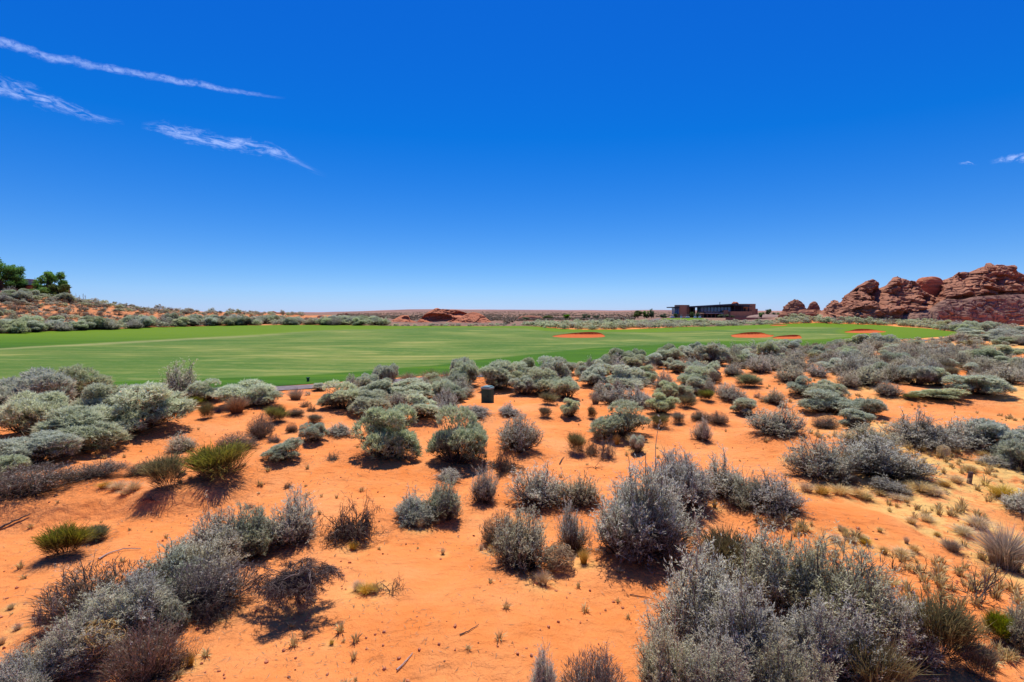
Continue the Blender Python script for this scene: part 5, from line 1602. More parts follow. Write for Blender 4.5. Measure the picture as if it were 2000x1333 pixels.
def ridge(name, sky, base, Yc, D, mat, label, seed, cat='rock', group=None, nu=430, nv=120, amp=1.0, freq=1.0, strat=0.55, layer=1.2, prof=1.5, vert=0.0, carve=None, back=0.6):
    """continuous craggy ridge: crest follows the outline, the face comes forward towards its foot, and a rougher back falls away"""
    sky = np.array(sky, float); base = np.array(base, float)
    px0, px1 = sky[0, 0], sky[-1, 0]
    V = np.zeros((nv + 1 + 14, nu, 3)); S_ = Vector((seed * 9.7, seed * 4.1, seed * 6.3))
    for i in range(nu):
        px_ = px0 + (px1 - px0) * i / (nu - 1)
        zt = P(px_, np.interp(px_, sky[:, 0], sky[:, 1]), Yc).z
        zb = P(px_, np.interp(px_, base[:, 0], base[:, 1]), Yc - D).z - 1.0
        X1 = P(px_, 600, Yc).x
        zt = max(zt, zb + 0.3)
        endf = min(1.0, 12.0 * min(i, nu - 1 - i) / nu + 0.05)
        for j in range(nv + 15):
            if j <= nv:
                v = j / nv; z = zb + (zt - zb) * v
                fwd = D * (1 - v ** prof)
            else:
                w_ = (j - nv) / 14; v = 1 - w_; z = zb + (zt - zb) * v ** 0.8
                fwd = -D * back * w_
            x = X1 * (Yc - fwd) / Yc if j <= nv else X1
            p = Vector((x, Yc - fwd, z)); q = Vector((x, (Yc - fwd) * 0.55, z)) * freq
            n1 = mn.noise(q * 0.13 + S_); n2 = mn.noise(q * 0.33 + S_)
            rid = 0.0; am = 0.55; fq = 0.45
            for _o in range(5):
                rid += am * (0.5 - abs(mn.noise(Vector((q.x, q.y, q.z * 1.5)) * fq + S_)) * 2.3); am *= 0.55; fq *= 2.1
            w1 = Vector((n1, n2, -n1)) * 0.6
            vq = Vector((q.x * 0.14, q.y * 0.14, q.z * 0.20)) + S_ + w1
            d1, c1 = mn.voronoi(vq)
            vq2 = Vector((q.x * 0.36, q.y * 0.36, q.z * 0.70)) + S_ + w1 * 1.5
            d2, c2 = mn.voronoi(vq2)
            a1 = mn.noise_vector(c1[0] * 7.31); a2 = mn.noise_vector(c2[0] * 5.17)
            blk = a1.x + (vq - c1[0]).dot(a1) * 2.4 + 0.42 * (a2.x + (vq2 - c2[0]).dot(a2) * 2.2)
            cr = min(d1[1] - d1[0], 0.09) / 0.09 - 1; cr2 = min(d2[1] - d2[0], 0.08) / 0.08 - 1
            zz = z + 1.6 * layer * n1 + 0.5 * layer * mn.noise(q * 0.8 + S_) + 0.05 * x
            t = zz / layer; fr = t - math.floor(t)
            kk = mn.noise(Vector((math.floor(t) * 5.3, q.x * 0.12, 0)) + S_)
            led = (fr ** 0.5 if fr < 0.84 else (1 - fr) / 0.16 * 0.92) - 0.5
            o_ = amp * (2.6 * n1 + 1.5 * n2 + 0.9 * rid + 1.7 * blk + 1.0 * cr + 0.5 * cr2) + strat * led * (1 + 2.0 * kk)
            if vert: o_ += vert * mn.noise(Vector((q.x * 0.7, 0, q.z * 0.04)) + S_)
            if carve:
                for (cx_, cy_, rx_, ry_, dep_) in carve:
                    ppx, ppy = proj(x, Yc - fwd, z)
                    e = ((ppx - cx_) / rx_) ** 2 + ((ppy - cy_) / ry_) ** 2
                    if e < 1: o_ -= dep_ * (1 - e) ** 0.35
            tp = 1 - 0.75 * max(0.0, v - 0.88) / 0.12
            p.y -= o_ * endf * tp
            p.z += (0.35 * amp * (rid + 0.5 * blk)) * endf * v * (0.6 if v > 0.9 else 1)
            V[j, i] = p[:]
    n_ = V.shape[0]
    idx = np.arange(n_ * nu).reshape(n_, nu)
    Q_ = np.stack([idx[:-1, :-1], idx[:-1, 1:], idx[1:, 1:], idx[1:, :-1]], -1).reshape(-1, 4)
    o = link(name, mesh_from(name, V.reshape(-1, 3), Q_, M[mat], smooth=False))
    tag(o, label, cat, group)
    return o

ridge('rock_outcrop', [(1600, 612), (1608, 605), (1620, 600), (1622, 588), (1628, 585.5), (1634, 588), (1636, 594), (1643, 592), (1648, 583), (1658, 580), (1662, 571), (1672, 561), (1683, 558), (1690, 549), (1700, 546), (1710, 549), (1718, 560), (1724, 568),
     (1727, 560), (1734, 551), (1742, 542), (1752, 539), (1762, 544), (1775, 548), (1790, 554), (1800, 566), (1815, 575), (1832, 582), (1846, 600)], [(1600, 622), (1700, 628), (1846, 640)], 146, 13, 'rock',
     'long craggy red sandstone ridge with two pointed peaks', 3, group=RG, nu=430, nv=110, carve=[(1722, 578, 10, 22, 4.0), (1806, 590, 16, 14, 3.0), (1688, 606, 20, 8, 2.0)])
rocks('boulder', [blob(1814, 541, 571, 43, 150, 0.8, 19, nu=110, nv=60, power=3.2, layer=3.0, strat=0.05, lump=0.07, crack=0.05, bottom=-0.8)], 'rock_orange', 'smooth dark red block perched in the gap right of the pointed peaks', 'boulder')
ridge('rock_outcrop', [(1812, 600), (1826, 578), (1835, 549), (1850, 544), (1862, 538), (1870, 531), (1888, 533), (1900, 527), (1905, 524), (1915, 521), (1917, 515.5), (1929, 515), (1932, 521), (1940, 517.5), (1955, 518), (1963, 520), (1976, 518.5), (1979, 524), (1985, 532), (1993, 537),
     (2010, 538), (2040, 545), (2080, 560), (2140, 596)], [(1812, 606), (1900, 606), (2140, 606)], 150, 13, 'rock', 'huge lumpy red sandstone mass at the right edge above the banded cliff', 5, group=RG, nu=460, nv=110,
     carve=[(1870, 585, 26, 9, 3.5), (1925, 580, 28, 9, 3.5), (1980, 578, 30, 9, 3.0), (1955, 548, 14, 12, 2.5)])
ridge('cliff', [(1760, 618), (1790, 607), (1815, 604), (1832, 590), (1850, 584), (1875, 586), (1900, 580), (1950, 577), (2000, 575), (2060, 572), (2140, 590)], [(1760, 640), (1832, 648), (2140, 650)], 136, 5.0, 'cliff', 'long banded red brown cliff at the foot of the huge rock mass', 7, 'cliff',
     nu=460, nv=90, amp=0.42, strat=0.45, layer=1.9, vert=1.1, prof=2.2, carve=[(1818, 628, 5, 16, 3.0)])

# low red rocks in the middle
RM = 'low red sandstone humps beyond the fairway'
ridge('rock_outcrop', [(806, 634), (815, 628), (822, 622), (830, 614), (838, 609), (845, 606), (850, 602.5), (855, 602), (860, 604), (875, 604.5), (893, 605), (900, 608), (912, 612), (925, 622), (935, 634)], [(806, 638), (935, 638)], 172, 6, 'rock_orange',
      'highest hump of the low red rocks with a dark concave face', 11, group=RM, nu=220, nv=60, amp=0.35, strat=0.5, layer=0.8, carve=[(852, 622, 32, 9, 3.5), (900, 614, 18, 5, 2.0)])
ridge('rock_outcrop', [(868, 637), (885, 628), (900, 619), (915, 612), (925, 610), (935, 612), (945, 617), (957, 627), (968, 636)], [(868, 639), (968, 639)], 163, 7, 'rock_orange',
      'right and smoother hump of the low red rocks', 13, group=RM, nu=200, nv=50, amp=0.30, strat=0.35, layer=0.8, prof=1.2)
ridge('rock_outcrop', [(748, 636), (762, 628), (775, 621), (782, 617), (786, 616), (798, 616.5), (801, 625), (812, 629), (830, 637)], [(748, 638.5), (830, 638.5)], 166, 6, 'rock_orange',
      'small blocky left end of the low red rocks', 17, group=RM, nu=160, nv=40, amp=0.25, strat=0.35, layer=0.8, carve=[(792, 623, 7, 4.5, 1.6)])
# far rocks on the left horizon
RF = 'tiny dark red rocks on the far plain'
rocks('rock_outcrop', [blob(533, 608, 616, 22, 620, 0.5, 60, nu=70, nv=30, layer=3, freq=0.3), blob(548, 610, 616, 26, 620, 0.5, 61, nu=70, nv=30, layer=3, freq=0.3), blob(515, 611, 616, 16, 620, 0.5, 62, nu=50, nv=24, layer=3, freq=0.3)], 'rock', 'far jagged reddish outcrop on the left horizon', group=RF)
rocks('rock_outcrop', [blob(582, 611.5, 616, 20, 620, 0.5, 63, nu=60, nv=24, layer=3, freq=0.3)], 'rock', 'low far outcrop right of the jagged one on the horizon', group=RF)
for (x_, w_, t_, lb) in ((627, 15, 616.5, 'left of a pair of tiny dark rocks on the plain'), (651, 13, 616.5, 'right of a pair of tiny dark rocks on the plain'), (677, 7, 611.5, 'lone tiny dark rock farther out on the plain')):
    g = place(x_, 620.5); yy = g.y if g.y < 400 else 330
    rocks('rock_outcrop', [dict(c=(P(x_, 620, yy).x, yy, float(T(P(x_, 620, yy).x, yy)) - 0.3), rad=(w_ / 2 / F * yy, w_ / 3 / F * yy, (620 - t_) / F * yy + 0.4), nu=50, nv=22, seed=70 + int(x_), layer=1.0, freq=0.5)], 'rock', lb, group=RF)
g = place(1074, 629)
rocks('rock_outcrop', [dict(c=(g.x - 4, 205, 0), rad=(6.0, 3.0, 2.0), nu=60, nv=24, seed=90, layer=0.8)], 'rock', 'low dark rock just above the sage belt, right of centre', group=RF)
rocks('rock_outcrop', [blob(1435, 589.5, 600, 15, 335, 0.9, 91, nu=60, nv=30, layer=1.2, freq=0.6, bottom=-0.4)], 'rock_orange', 'round red rock top showing behind the clubhouse roof', group=RG)
# small white stone
g = place(853, 779)
bm = bmesh.new(); bmesh.ops.create_icosphere(bm, subdivisions=3, radius=0.5)
for v in bm.verts:
    v.co *= 1 + 0.25 * mn.noise(v.co * 2.5)
    v.co.x *= 0.34; v.co.y *= 0.24; v.co.z *= 0.2
me = bpy.data.meshes.new('stone'); bm.to_mesh(me); bm.free()
M['stone'] = mat_simple('pale_stone', (0.45, 0.42, 0.40), (0.72, 0.70, 0.68), 12.0, 0.8)
me.materials.append(M['stone'])
o = link('stone', me); o.location = (g.x, g.y, sink((g.x, g.y)) + 0.05); tag(o, 'small white stone on red sand left of the utility box', 'stone')

# ------------------------------------------------------------------ built things
def bx(bm, x0, x1, y0, y1, z0, z1):
    vs = [bm.verts.new(p) for p in ((x0, y0, z0), (x1, y0, z0), (x1, y1, z0), (x0, y1, z0), (x0, y0, z1), (x1, y0, z1), (x1, y1, z1), (x0, y1, z1))]
    for f in ((0, 3, 2, 1), (4, 5, 6, 7), (0, 1, 5, 4), (1, 2, 6, 5), (2, 3, 7, 6), (3, 0, 4, 7)):
        bm.faces.new([vs[i] for i in f])

def prism(bm, pts, z0, z1):
    """vertical prism from a plan outline; z1 may be a function of the point"""
    f0 = z0 if callable(z0) else (lambda p: z0)
    f1 = z1 if callable(z1) else (lambda p: z1)
    lo = [bm.verts.new((p[0], p[1], f0(p))) for p in pts]; hi = [bm.verts.new((p[0], p[1], f1(p))) for p in pts]
    n = len(pts)
    bm.faces.new(lo[::-1]); bm.faces.new(hi)
    for i in range(n):
        bm.faces.new((lo[i], lo[(i + 1) % n], hi[(i + 1) % n], hi[i]))

def part(name, fn, mat, parent=None, bevel=0.0, smooth=False):
    bm = bmesh.new(); fn(bm)
    bmesh.ops.recalc_face_normals(bm, faces=bm.faces)
    if bevel:
        bmesh.ops.bevel(bm, geom=list(bm.edges), offset=bevel, segments=2, affect='EDGES', profile=0.7)
    me = bpy.data.meshes.new(name); bm.to_mesh(me); bm.free()
    me.materials.append(M[mat])
    if smooth:
        for p in me.polygons: p.use_smooth = True
    return link(name, me, parent)

M['stucco'] = mat_simple('brown_stucco', (0.50, 0.215, 0.11), (0.58, 0.255, 0.13), 0.6, 0.95, 0.05, 0.3, 0.02)
M['stucco_dark'] = mat_simple('dark_red_stucco', (0.34, 0.13, 0.09), (0.42, 0.165, 0.115), 0.8, 0.95, 0.05)
M['stucco_tan'] = mat_simple('tan_stucco', (0.62, 0.35, 0.24), (0.70, 0.41, 0.28), 0.8, 0.95, 0.05)
M['dark'] = mat_simple('dark_steel', (0.016, 0.018, 0.026), (0.028, 0.032, 0.045), 2.0, 0.5, 0.4, 0.0)
M['shade'] = mat_simple('dark_recess', (0.020, 0.014, 0.014), (0.035, 0.025, 0.024), 0.5, 0.9, 0.1, 0.0)
M['pale'] = mat_simple('pale_concrete', (0.50, 0.44, 0.42), (0.60, 0.54, 0.52), 1.0)
M['white'] = mat_simple('white_paint', (0.72, 0.72, 0.72), (0.80, 0.80, 0.80), 4.0, 0.5, 0.4, 0.0)
M['black'] = mat_simple('black_rubber', (0.02, 0.02, 0.02), (0.035, 0.035, 0.035), 4.0, 0.8, 0.2, 0.0)
M['boxgreen'] = mat_simple('dark_green_enamel', (0.020, 0.066, 0.038), (0.032, 0.090, 0.054), 6.0, 0.6, 0.2, 0.05, 0.002)
M['wood'] = mat_simple('weathered_wood', (0.10, 0.065, 0.045), (0.22, 0.155, 0.115), 14.0, 0.9, 0.1, 0.6, 0.01)
m, nt, b, out = new_mat('blue_glass')
b.inputs['Base Color'].default_value = (0.05, 0.18, 0.31, 1); b.inputs['Roughness'].default_value = 0.08
b.inputs['Metallic'].default_value = 0.0; b.inputs['Specular IOR Level'].default_value = 1.0; b.inputs['IOR'].default_value = 1.35
M['glass'] = m

# clubhouse, at depth about 300 m
CY0 = 300.0
def cxp(px): return P(px, 615, CY0).x
def czp(py): return P(1400, py, CY0).z
club = empty('clubhouse', (cxp(1405), CY0, 0))
def cpart(name, fn, mat, parent=None, **k):
    o = part(name, fn, mat, parent or club, **k)
    o.matrix_parent_inverse = club.matrix_world.inverted() if False else o.matrix_parent_inverse
    if parent is None:
        o.location = (-club.location.x, -club.location.y, -club.location.z)
    return o
GZ = -1.0
def zslope(pa, ya, pb, yb, dz=0.0):
    xa, za, xb, zb = cxp(pa), czp(ya), cxp(pb), czp(yb)
    return lambda p: za + (zb - za) * (p[0] - xa) / (xb - xa) + dz
def B(p0, p1, y0, y1, d0, d1):   # box by pixel span, top/bottom pixel rows, and depth offsets
    return lambda bm: bx(bm, cxp(p0), cxp(p1), CY0 + d0, CY0 + d1, czp(y1) if y1 < 622 else GZ, czp(y0))
def tower_fn(bm):
    pts = []
    x0, x1 = cxp(1323), cxp(1344)
    xm, rx = (x0 + x1) / 2, (x1 - x0) / 2
    for i in range(40):
        a = 2 * math.pi * i / 40
        pts.append((xm + rx * math.copysign(abs(math.cos(a)) ** 0.7, math.cos(a)), CY0 + 4 + 4.5 * math.copysign(abs(math.sin(a)) ** 0.7, math.sin(a))))
    prism(bm, pts, GZ, czp(596))
cpart('tower', tower_fn, 'stucco', smooth=False)
cpart('wall', B(1344.2, 1353, 595.8, 640, 6, 12), 'stucco')
cpart('roof', B(1309.5, 1325, 599.8, 601.8, -1.5, 8), 'dark')
wf = cpart('window', B(1318, 1332, 602, 614, 0.2, 6), 'glass')
def mull(px0, px1, n, y0, y1, d, tpx=0.5):
    def fn(bm):
        for i in range(n + 1):
            p = px0 + (px1 - px0) * i / n
            bx(bm, cxp(p - tpx / 2), cxp(p + tpx / 2), CY0 + d - 0.2, CY0 + d + 0.1, czp(y1), czp(y0))
        bx(bm, cxp(px0 - 0.3), cxp(px1 + 0.3), CY0 + d - 0.25, CY0 + d + 0.05, czp(y0 + 0.6), czp(y0))
        bx(bm, cxp(px0 - 0.3), cxp(px1 + 0.3), CY0 + d - 0.25, CY0 + d + 0.05, czp(y1), czp(y1 - 0.6))
    return fn
link_f = part('frame', mull(1318, 1332, 3, 602, 614, 0.1), 'dark', wf)
cpart('wall', B(1344, 1367, 600, 640, 8, 16), 'shade')
def cols(bm):
    for p in (1350, 1357, 1364):
        bx(bm, cxp(p - 0.5), cxp(p + 0.5), CY0 + 2, CY0 + 2.4, GZ, czp(600))
cpart('column', cols, 'dark')
# long rising roof
def roof_fn(bm):
    pts = [(cxp(1352), CY0 - 3), (cxp(1429), CY0 - 5), (cxp(1461), CY0 + 14), (cxp(1461), CY0 + 24), (cxp(1352), CY0 + 18)]
    top = zslope(1352, 598.6, 1429, 593.6); 
    t2 = lambda p: min(top(p), czp(593.4)) - (0.35 if p[1] > CY0 + 10 and p[0] > cxp(1440) else 0)
    prism(bm, pts, lambda p: t2(p) - 0.9, t2)
cpart('roof', roof_fn, 'dark')
# window band
wb = cpart('window', B(1367, 1426, 600.2, 609.6, -0.5, 4), 'glass')
part('frame', mull(1367, 1426, 9, 600.2, 609.6, -0.7, 0.6), 'dark', wb)
cpart('wall', B(1367, 1427, 597.5, 600.1, 0.5, 6), 'dark')
cpart('wall', B(1368, 1427, 609.7, 611.8, -0.9, 5), 'dark')
cpart('balcony', B(1374, 1410, 611.5, 612.6, -3, 0), 'pale')
cpart('wall', B(1368.2, 1409, 612.8, 640, 1.0, 8), 'stucco_dark')
def doors(bm):
    for p in (1376, 1384, 1392, 1400):
        bx(bm, cxp(p), cxp(p + 5), CY0 + 0.85, CY0 + 0.99, GZ, czp(614.5))
cpart('door', doors, 'shade')
cpart('wall', B(1409, 1417.8, 606.6, 640, -3, 5), 'stucco')
cpart('wall', B(1427.2, 1462, 597.5, 609, 7, 16), 'shade')
w2 = cpart('window', B(1428, 1433, 602, 607.5, 6.6, 6.95), 'glass')
def perg(bm):
    for i in range(9):
        p = 1428 + i * 4
        bx(bm, cxp(p) - 0.12, cxp(p) + 0.12, CY0 - 2, CY0 + 10, czp(597.5), czp(596.6))
    for p in (1432, 1446, 1459):
        bx(bm, cxp(p) - 0.15, cxp(p) + 0.15, CY0 - 1.9, CY0 - 1.6, czp(609), czp(597.5))
    bx(bm, cxp(1427), cxp(1461), CY0 - 2.2, CY0 - 1.9, czp(597.6), czp(596.4))
cpart('pergola', perg, 'dark')
def terr(bm):
    pts = []
    for i in range(25):
        u = i / 24
        p = 1418 + (1475 - 1418) * u
        pts.append((cxp(p), CY0 - 6 + 10 * (u ** 2.5)))
    pts += [(cxp(1475), CY0 + 8), (cxp(1418), CY0 + 6)]
    prism(bm, pts, GZ, czp(608.8))
cpart('terrace', terr, 'stucco')
def rail(bm):
    for i in range(24):
        u = i / 23; p = 1419 + 55 * u; y_ = CY0 - 5.8 + 10 * (u ** 2.5)
        bx(bm, cxp(p) - 0.05, cxp(p) + 0.05, y_, y_ + 0.1, czp(608.8), czp(605.6))
    for i in range(23):
        u = i / 23; v = (i + 1) / 23
        bx(bm, cxp(1419 + 55 * u), cxp(1419 + 55 * v), CY0 - 5.8 + 10 * (u ** 2.5), CY0 - 5.7 + 10 * (v ** 2.5), czp(605.9), czp(605.5))
cpart('railing', rail, 'dark')
cpart('wall', B(1459, 1491, 593.4, 640, 10, 24), 'stucco')
cpart('canopy', B(1458, 1478, 598.6, 599.6, 6, 10), 'dark')
def drs(bm):
    for p, w in ((1467.5, 3.5), (1475.5, 2.8)):
        bx(bm, cxp(p), cxp(p + w), CY0 + 9.8, CY0 + 9.98, czp(609.5), czp(602.5))
cpart('door', drs, 'shade')
cpart('wall', B(1491.2, 1502, 603.2, 640, 14, 24), 'stucco_dark')
def mast(p, y0, y1, d):
    return lambda bm: bx(bm, cxp(p) - 0.12, cxp(p) + 0.12, CY0 + d - 0.12, CY0 + d + 0.12, czp(y1), czp(y0))
cpart('mast', mast(1416, 589.5, 595, 8), 'dark')
cpart('chimney', lambda bm: bx(bm, cxp(1456) - 0.4, cxp(1456) + 0.4, CY0 + 12, CY0 + 12.8, czp(597), czp(591)), 'dark')
tag(club, 'modern low clubhouse with dark flat roofs, blue glass band and brown stucco walls', 'building')
# long low wall in front of it
WY = 222.0
lw = part('garden_wall', lambda bm: prism(bm, [(P(1418, 625, WY).x, WY), (P(1514, 625, WY).x, WY), (P(1514, 625, WY).x, WY + 0.6), (P(1418, 625, WY).x, WY + 0.6)], -0.6, lambda p: P(1418, 620.6, WY).z - 0.2 * (p[0] > P(1466, 625, WY).x)), 'stucco_dark')
tag(lw, 'long low dark red retaining wall in front of the clubhouse', 'wall')
# earth embankment to the right of the clubhouse, with drive
V, Q_ = dome(c=(P(1497, 620, 272).x, 272, 0), rad=(8, 16, 2.2), nu=70, nv=24, seed=95, lump=0.05, strat=0.0, crack=0.0, power=2.2)
M['earth'] = mat_simple('pinkish_gravel', (0.24, 0.155, 0.115), (0.36, 0.235, 0.175), 0.8)
tag(link('embankment', mesh_from('embankment', V, Q_, M['earth'], smooth=True)), None, None, kind='structure')

# golf carts parked by the clubhouse lawn
def cart(x, y, z, rz, label):
    root = empty('golf_cart', (x, y, z), rz)
    part('body', lambda bm: (bx(bm, -1.2, 1.2, -0.6, 0.6, 0.3, 0.62), bx(bm, -0.35, 0.3, -0.58, 0.58, 0.62, 0.85), bx(bm, -0.45, -0.33, -0.58, 0.58, 0.80, 1.25), bx(bm, 0.80, 1.15, -0.55, 0.55, 0.62, 0.95)), 'white', root, 0.04)
    part('roof', lambda bm: bx(bm, -0.8, 0.9, -0.62, 0.62, 1.80, 1.87), 'white', root, 0.02)
    part('frame', lambda bm: [bx(bm, px_ - 0.02, px_ + 0.02, py_ - 0.02, py_ + 0.02, 0.62, 1.80) for px_ in (-0.7, 0.82) for py_ in (-0.54, 0.54)], 'black', root)
    for px_ in (-0.78, 0.80):
        for py_ in (-0.58, 0.58):
            w = part('wheel', lambda bm: bmesh.ops.create_cone(bm, cap_ends=True, segments=18, radius1=0.23, radius2=0.23, depth=0.18), 'black', root)
            w.location = (px_, py_, 0.23); w.rotation_euler = (math.pi / 2, 0, 0)
    tag(root, label, 'golf cart', 'golf carts parked beside the clubhouse')
for (px_, yy, rz, lb) in ((1312, 275, 0.3, 'golf cart farthest left below the clubhouse'), (1330, 272, 1.2, 'golf cart in front of the rounded clubhouse tower'), (1342, 276, 0.2, 'golf cart right of the rounded clubhouse tower'),
                       (1357, 272, 0.9, 'golf cart beside a small tree at the clubhouse'), (1366, 274, 1.5, 'golf cart nearest the long window band')):
    x_ = (px_ - CX) / F * yy
    cart(x_, yy, float(T(x_, yy)), rz, lb)

# low planter walls at the patio
def planter(px0, px1, yy, label):
    x0 = (px0 - CX) / F * yy; x1 = (px1 - CX) / F * yy; z = float(T(x0, yy))
    o = part('planter_wall', lambda bm: bx(bm, x0, x1, yy, yy + 3, z - 0.3, z + 1.1), 'stucco_tan')
    tag(o, label, 'wall')
planter(1334, 1346, 283, 'low tan planter wall below the clubhouse tower')

# house on the left hill, behind the trees
HY = 158.0
def hx(px): return P(px, 570, HY).x
def hz(py): return P(20, py, HY).z
house = empty('house', (hx(30), HY, 0)); house_off = tuple(-v for v in house.location)
def hpart(name, fn, mat, parent=None):
    o = part(name, fn, mat, parent or house)
    if parent is None: o.location = house_off
    return o
HGZ = 6.0
hpart('wall', lambda bm: bx(bm, hx(-40), hx(72), HY, HY + 12, HGZ, hz(558)), 'stucco_dark')
def par(bm):
    pts = []
    for i in range(28):
        a = 2 * math.pi * i / 28
        xa_, xb_ = P(36, 560, HY + 6).x, P(61, 560, HY + 6).x
        pts.append(((xa_ + xb_) / 2 + (xb_ - xa_) / 2 * math.cos(a), HY + 6 + 3.5 * math.sin(a)))
    prism(bm, pts, P(20, 562, HY + 6).z, P(20, 545.5, HY + 6).z)
hpart('parapet', par, 'stucco_tan')
hpart('roof', lambda bm: bx(bm, hx(10), hx(74), HY - 0.9, HY + 12.5, hz(558.2), hz(557.0)), 'dark')
hw = hpart('window', lambda bm: bx(bm, hx(1), hx(13), HY - 0.12, HY - 0.01, hz(569), hz(557.8)), 'glass')
part('frame', lambda bm: [bx(bm, hx(p) - 0.05, hx(p) + 0.05, HY - 0.2, HY - 0.13, hz(569), hz(557.8)) for p in (1, 5, 9, 13)], 'dark', hw)
tag(house, 'low tan house with curved parapet behind the trees on the left hill', 'house')
tw = part('terrace_wall', lambda bm: bx(bm, P(11, 574, 150).x, P(58, 574, 150).x, 150, 150.5, 6.0, P(20, 573, 150).z), 'stucco_tan')
tag(tw, 'thin tan terrace wall below the left trees', 'wall')
tw = part('terrace_wall', lambda bm: bx(bm, P(-60, 574, 147).x, P(11, 574, 147).x, 147, 150, 6.0, P(5, 568.5, 147).z), 'stucco_tan')
tag(tw, 'taller tan terrace wall at the left edge', 'wall')
tw = part('terrace_wall', lambda bm: bx(bm, P(122, 574, 152).x, P(134, 574, 152).x, 152, 152.5, 5.5, P(128, 576, 152).z), 'stucco_dark')
tag(tw, 'short reddish wall end right of the second tree', 'wall')

# ------------------------------------------------------------------ trees
def gen_tree(seed, nl, ncl, leaf=22, size=0.035, zlo=0.25, zhi=0.85, spread=0.36, trunk=0.03, upright=0.0, rlo=0.12, rhi=0.24):
    global rng
    rng = np.random.default_rng(seed); random.seed(seed)
    F_, S_ = Q4(), Q4()
    a = rng.uniform(0, 2 * np.pi, nl); z = rng.uniform(zlo, zhi, nl)
    rr = spread * np.sqrt(rng.uniform(0, 1, nl)) * np.clip(1.15 - ((z - 0.5) / 0.55) ** 2, 0.25, 1)
    c = np.stack([rr * np.cos(a), rr * np.sin(a), z], 1); rad = rng.uniform(rlo, rhi, nl) * 0.8
    li = rng.integers(0, nl, ncl); d = rdir(ncl)
    p = c[li] + d * (rad[li] * rng.uniform(0.55, 1.05, ncl))[:, None]
    p[:, 2] = np.clip(p[:, 2], 0.08, 1.02)
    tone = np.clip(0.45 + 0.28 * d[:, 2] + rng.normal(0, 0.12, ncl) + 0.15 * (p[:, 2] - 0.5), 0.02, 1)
    b = np.repeat(p, leaf, 0) + rng.normal(size=(ncl * leaf, 3)) * 0.022
    dd = rdir(ncl * leaf) + np.array([0, 0, upright])
    F_.kites(b, b + dd * size, size * 0.6, np.repeat(tone, leaf) - 0.08, np.repeat(tone, leaf) + rng.normal(0.05, 0.08, ncl * leaf))
    # trunk and limbs
    k = nl
    p0 = np.stack([rng.normal(0, 0.012, k), rng.normal(0, 0.012, k), np.full(k, 0.02)], 1)
    pts = bez(p0, c * np.array([0.25, 0.25, 0.6]) + np.array([0, 0, 0.05]), c, 9)
    pts[:, 2:-1] += rng.normal(size=(k, 6, 3)) * 0.01
    S_.tubes(pts, np.linspace(trunk * 0.62, trunk * 0.12, 9)[None].repeat(k, 0), 0.4, sides=5)
    tp = np.array([[[0, 0, -0.06], [0.004, 0, 0.04], [0.0, 0.005, 0.12], [0.006, 0, 0.22], [0.0, 0, 0.34]]])
    S_.tubes(tp, np.array([[trunk * 1.35, trunk * 1.1, trunk, trunk * 0.85, trunk * 0.6]]), 0.4, sides=9)
    return F_, S_

def tree(name, cx, ty, by, w, Y_, seed, leafmat, label, cat='tree', group=None, part_names=('crown', 'trunk'), **kw):
    x = P(cx, by, Y_).x; zb = float(T(x, Y_)) 
    zt = P(cx, ty, Y_).z; W = w / F * Y_
    f_, s_ = fit(gen_tree(seed, **kw))
    root = empty(name, (x, Y_, zb), 0, (W, W, zt - zb))
    link(part_names[0], f_.mesh('crown', M[leafmat]), root)
    link(part_names[1], s_.mesh('trunk', M['bark'], True), root)
    tag(root, label, cat, group)
tree('broadleaf_tree', -10, 509, 578, 84, 153, 901, 'treegreen', 'big dark green leafy tree at the left edge in front of the house', nl=46, ncl=1500, leaf=22, size=0.030, zlo=0.25, zhi=0.88, spread=0.46, rlo=0.08, rhi=0.17)
tree('broadleaf_tree', -52, 500, 578, 90, 158, 902, 'treegreen', 'leafy tree cut by the left edge behind the big one', nl=26, ncl=800, leaf=18, size=0.034)
tree('broadleaf_tree', 94, 532, 582, 60, 153, 907, 'treegreen', 'smaller open leafy tree right of the tan house', nl=22, ncl=620, leaf=18, size=0.040, zlo=0.22, zhi=0.86, spread=0.42, rlo=0.09, rhi=0.16)
tree('shrub_tree', 116, 556, 583, 34, 151, 904, 'dullgreen', 'low dull green bush sloping down right of the open leafy tree', 'bush', nl=14, ncl=420, leaf=16, size=0.06, zlo=0.15, zhi=0.75, rlo=0.16, rhi=0.26)
tree('garden_bush', 75, 563, 582, 46, 148, 905, 'limegreen', 'bright lime green rounded bush below the house', 'bush', part_names=('foliage', 'stems'), nl=16, ncl=900, leaf=18, size=0.045, zlo=0.2, zhi=0.70, spread=0.34, rlo=0.18, rhi=0.30)
TG = 'small desert trees on the far side of the course'
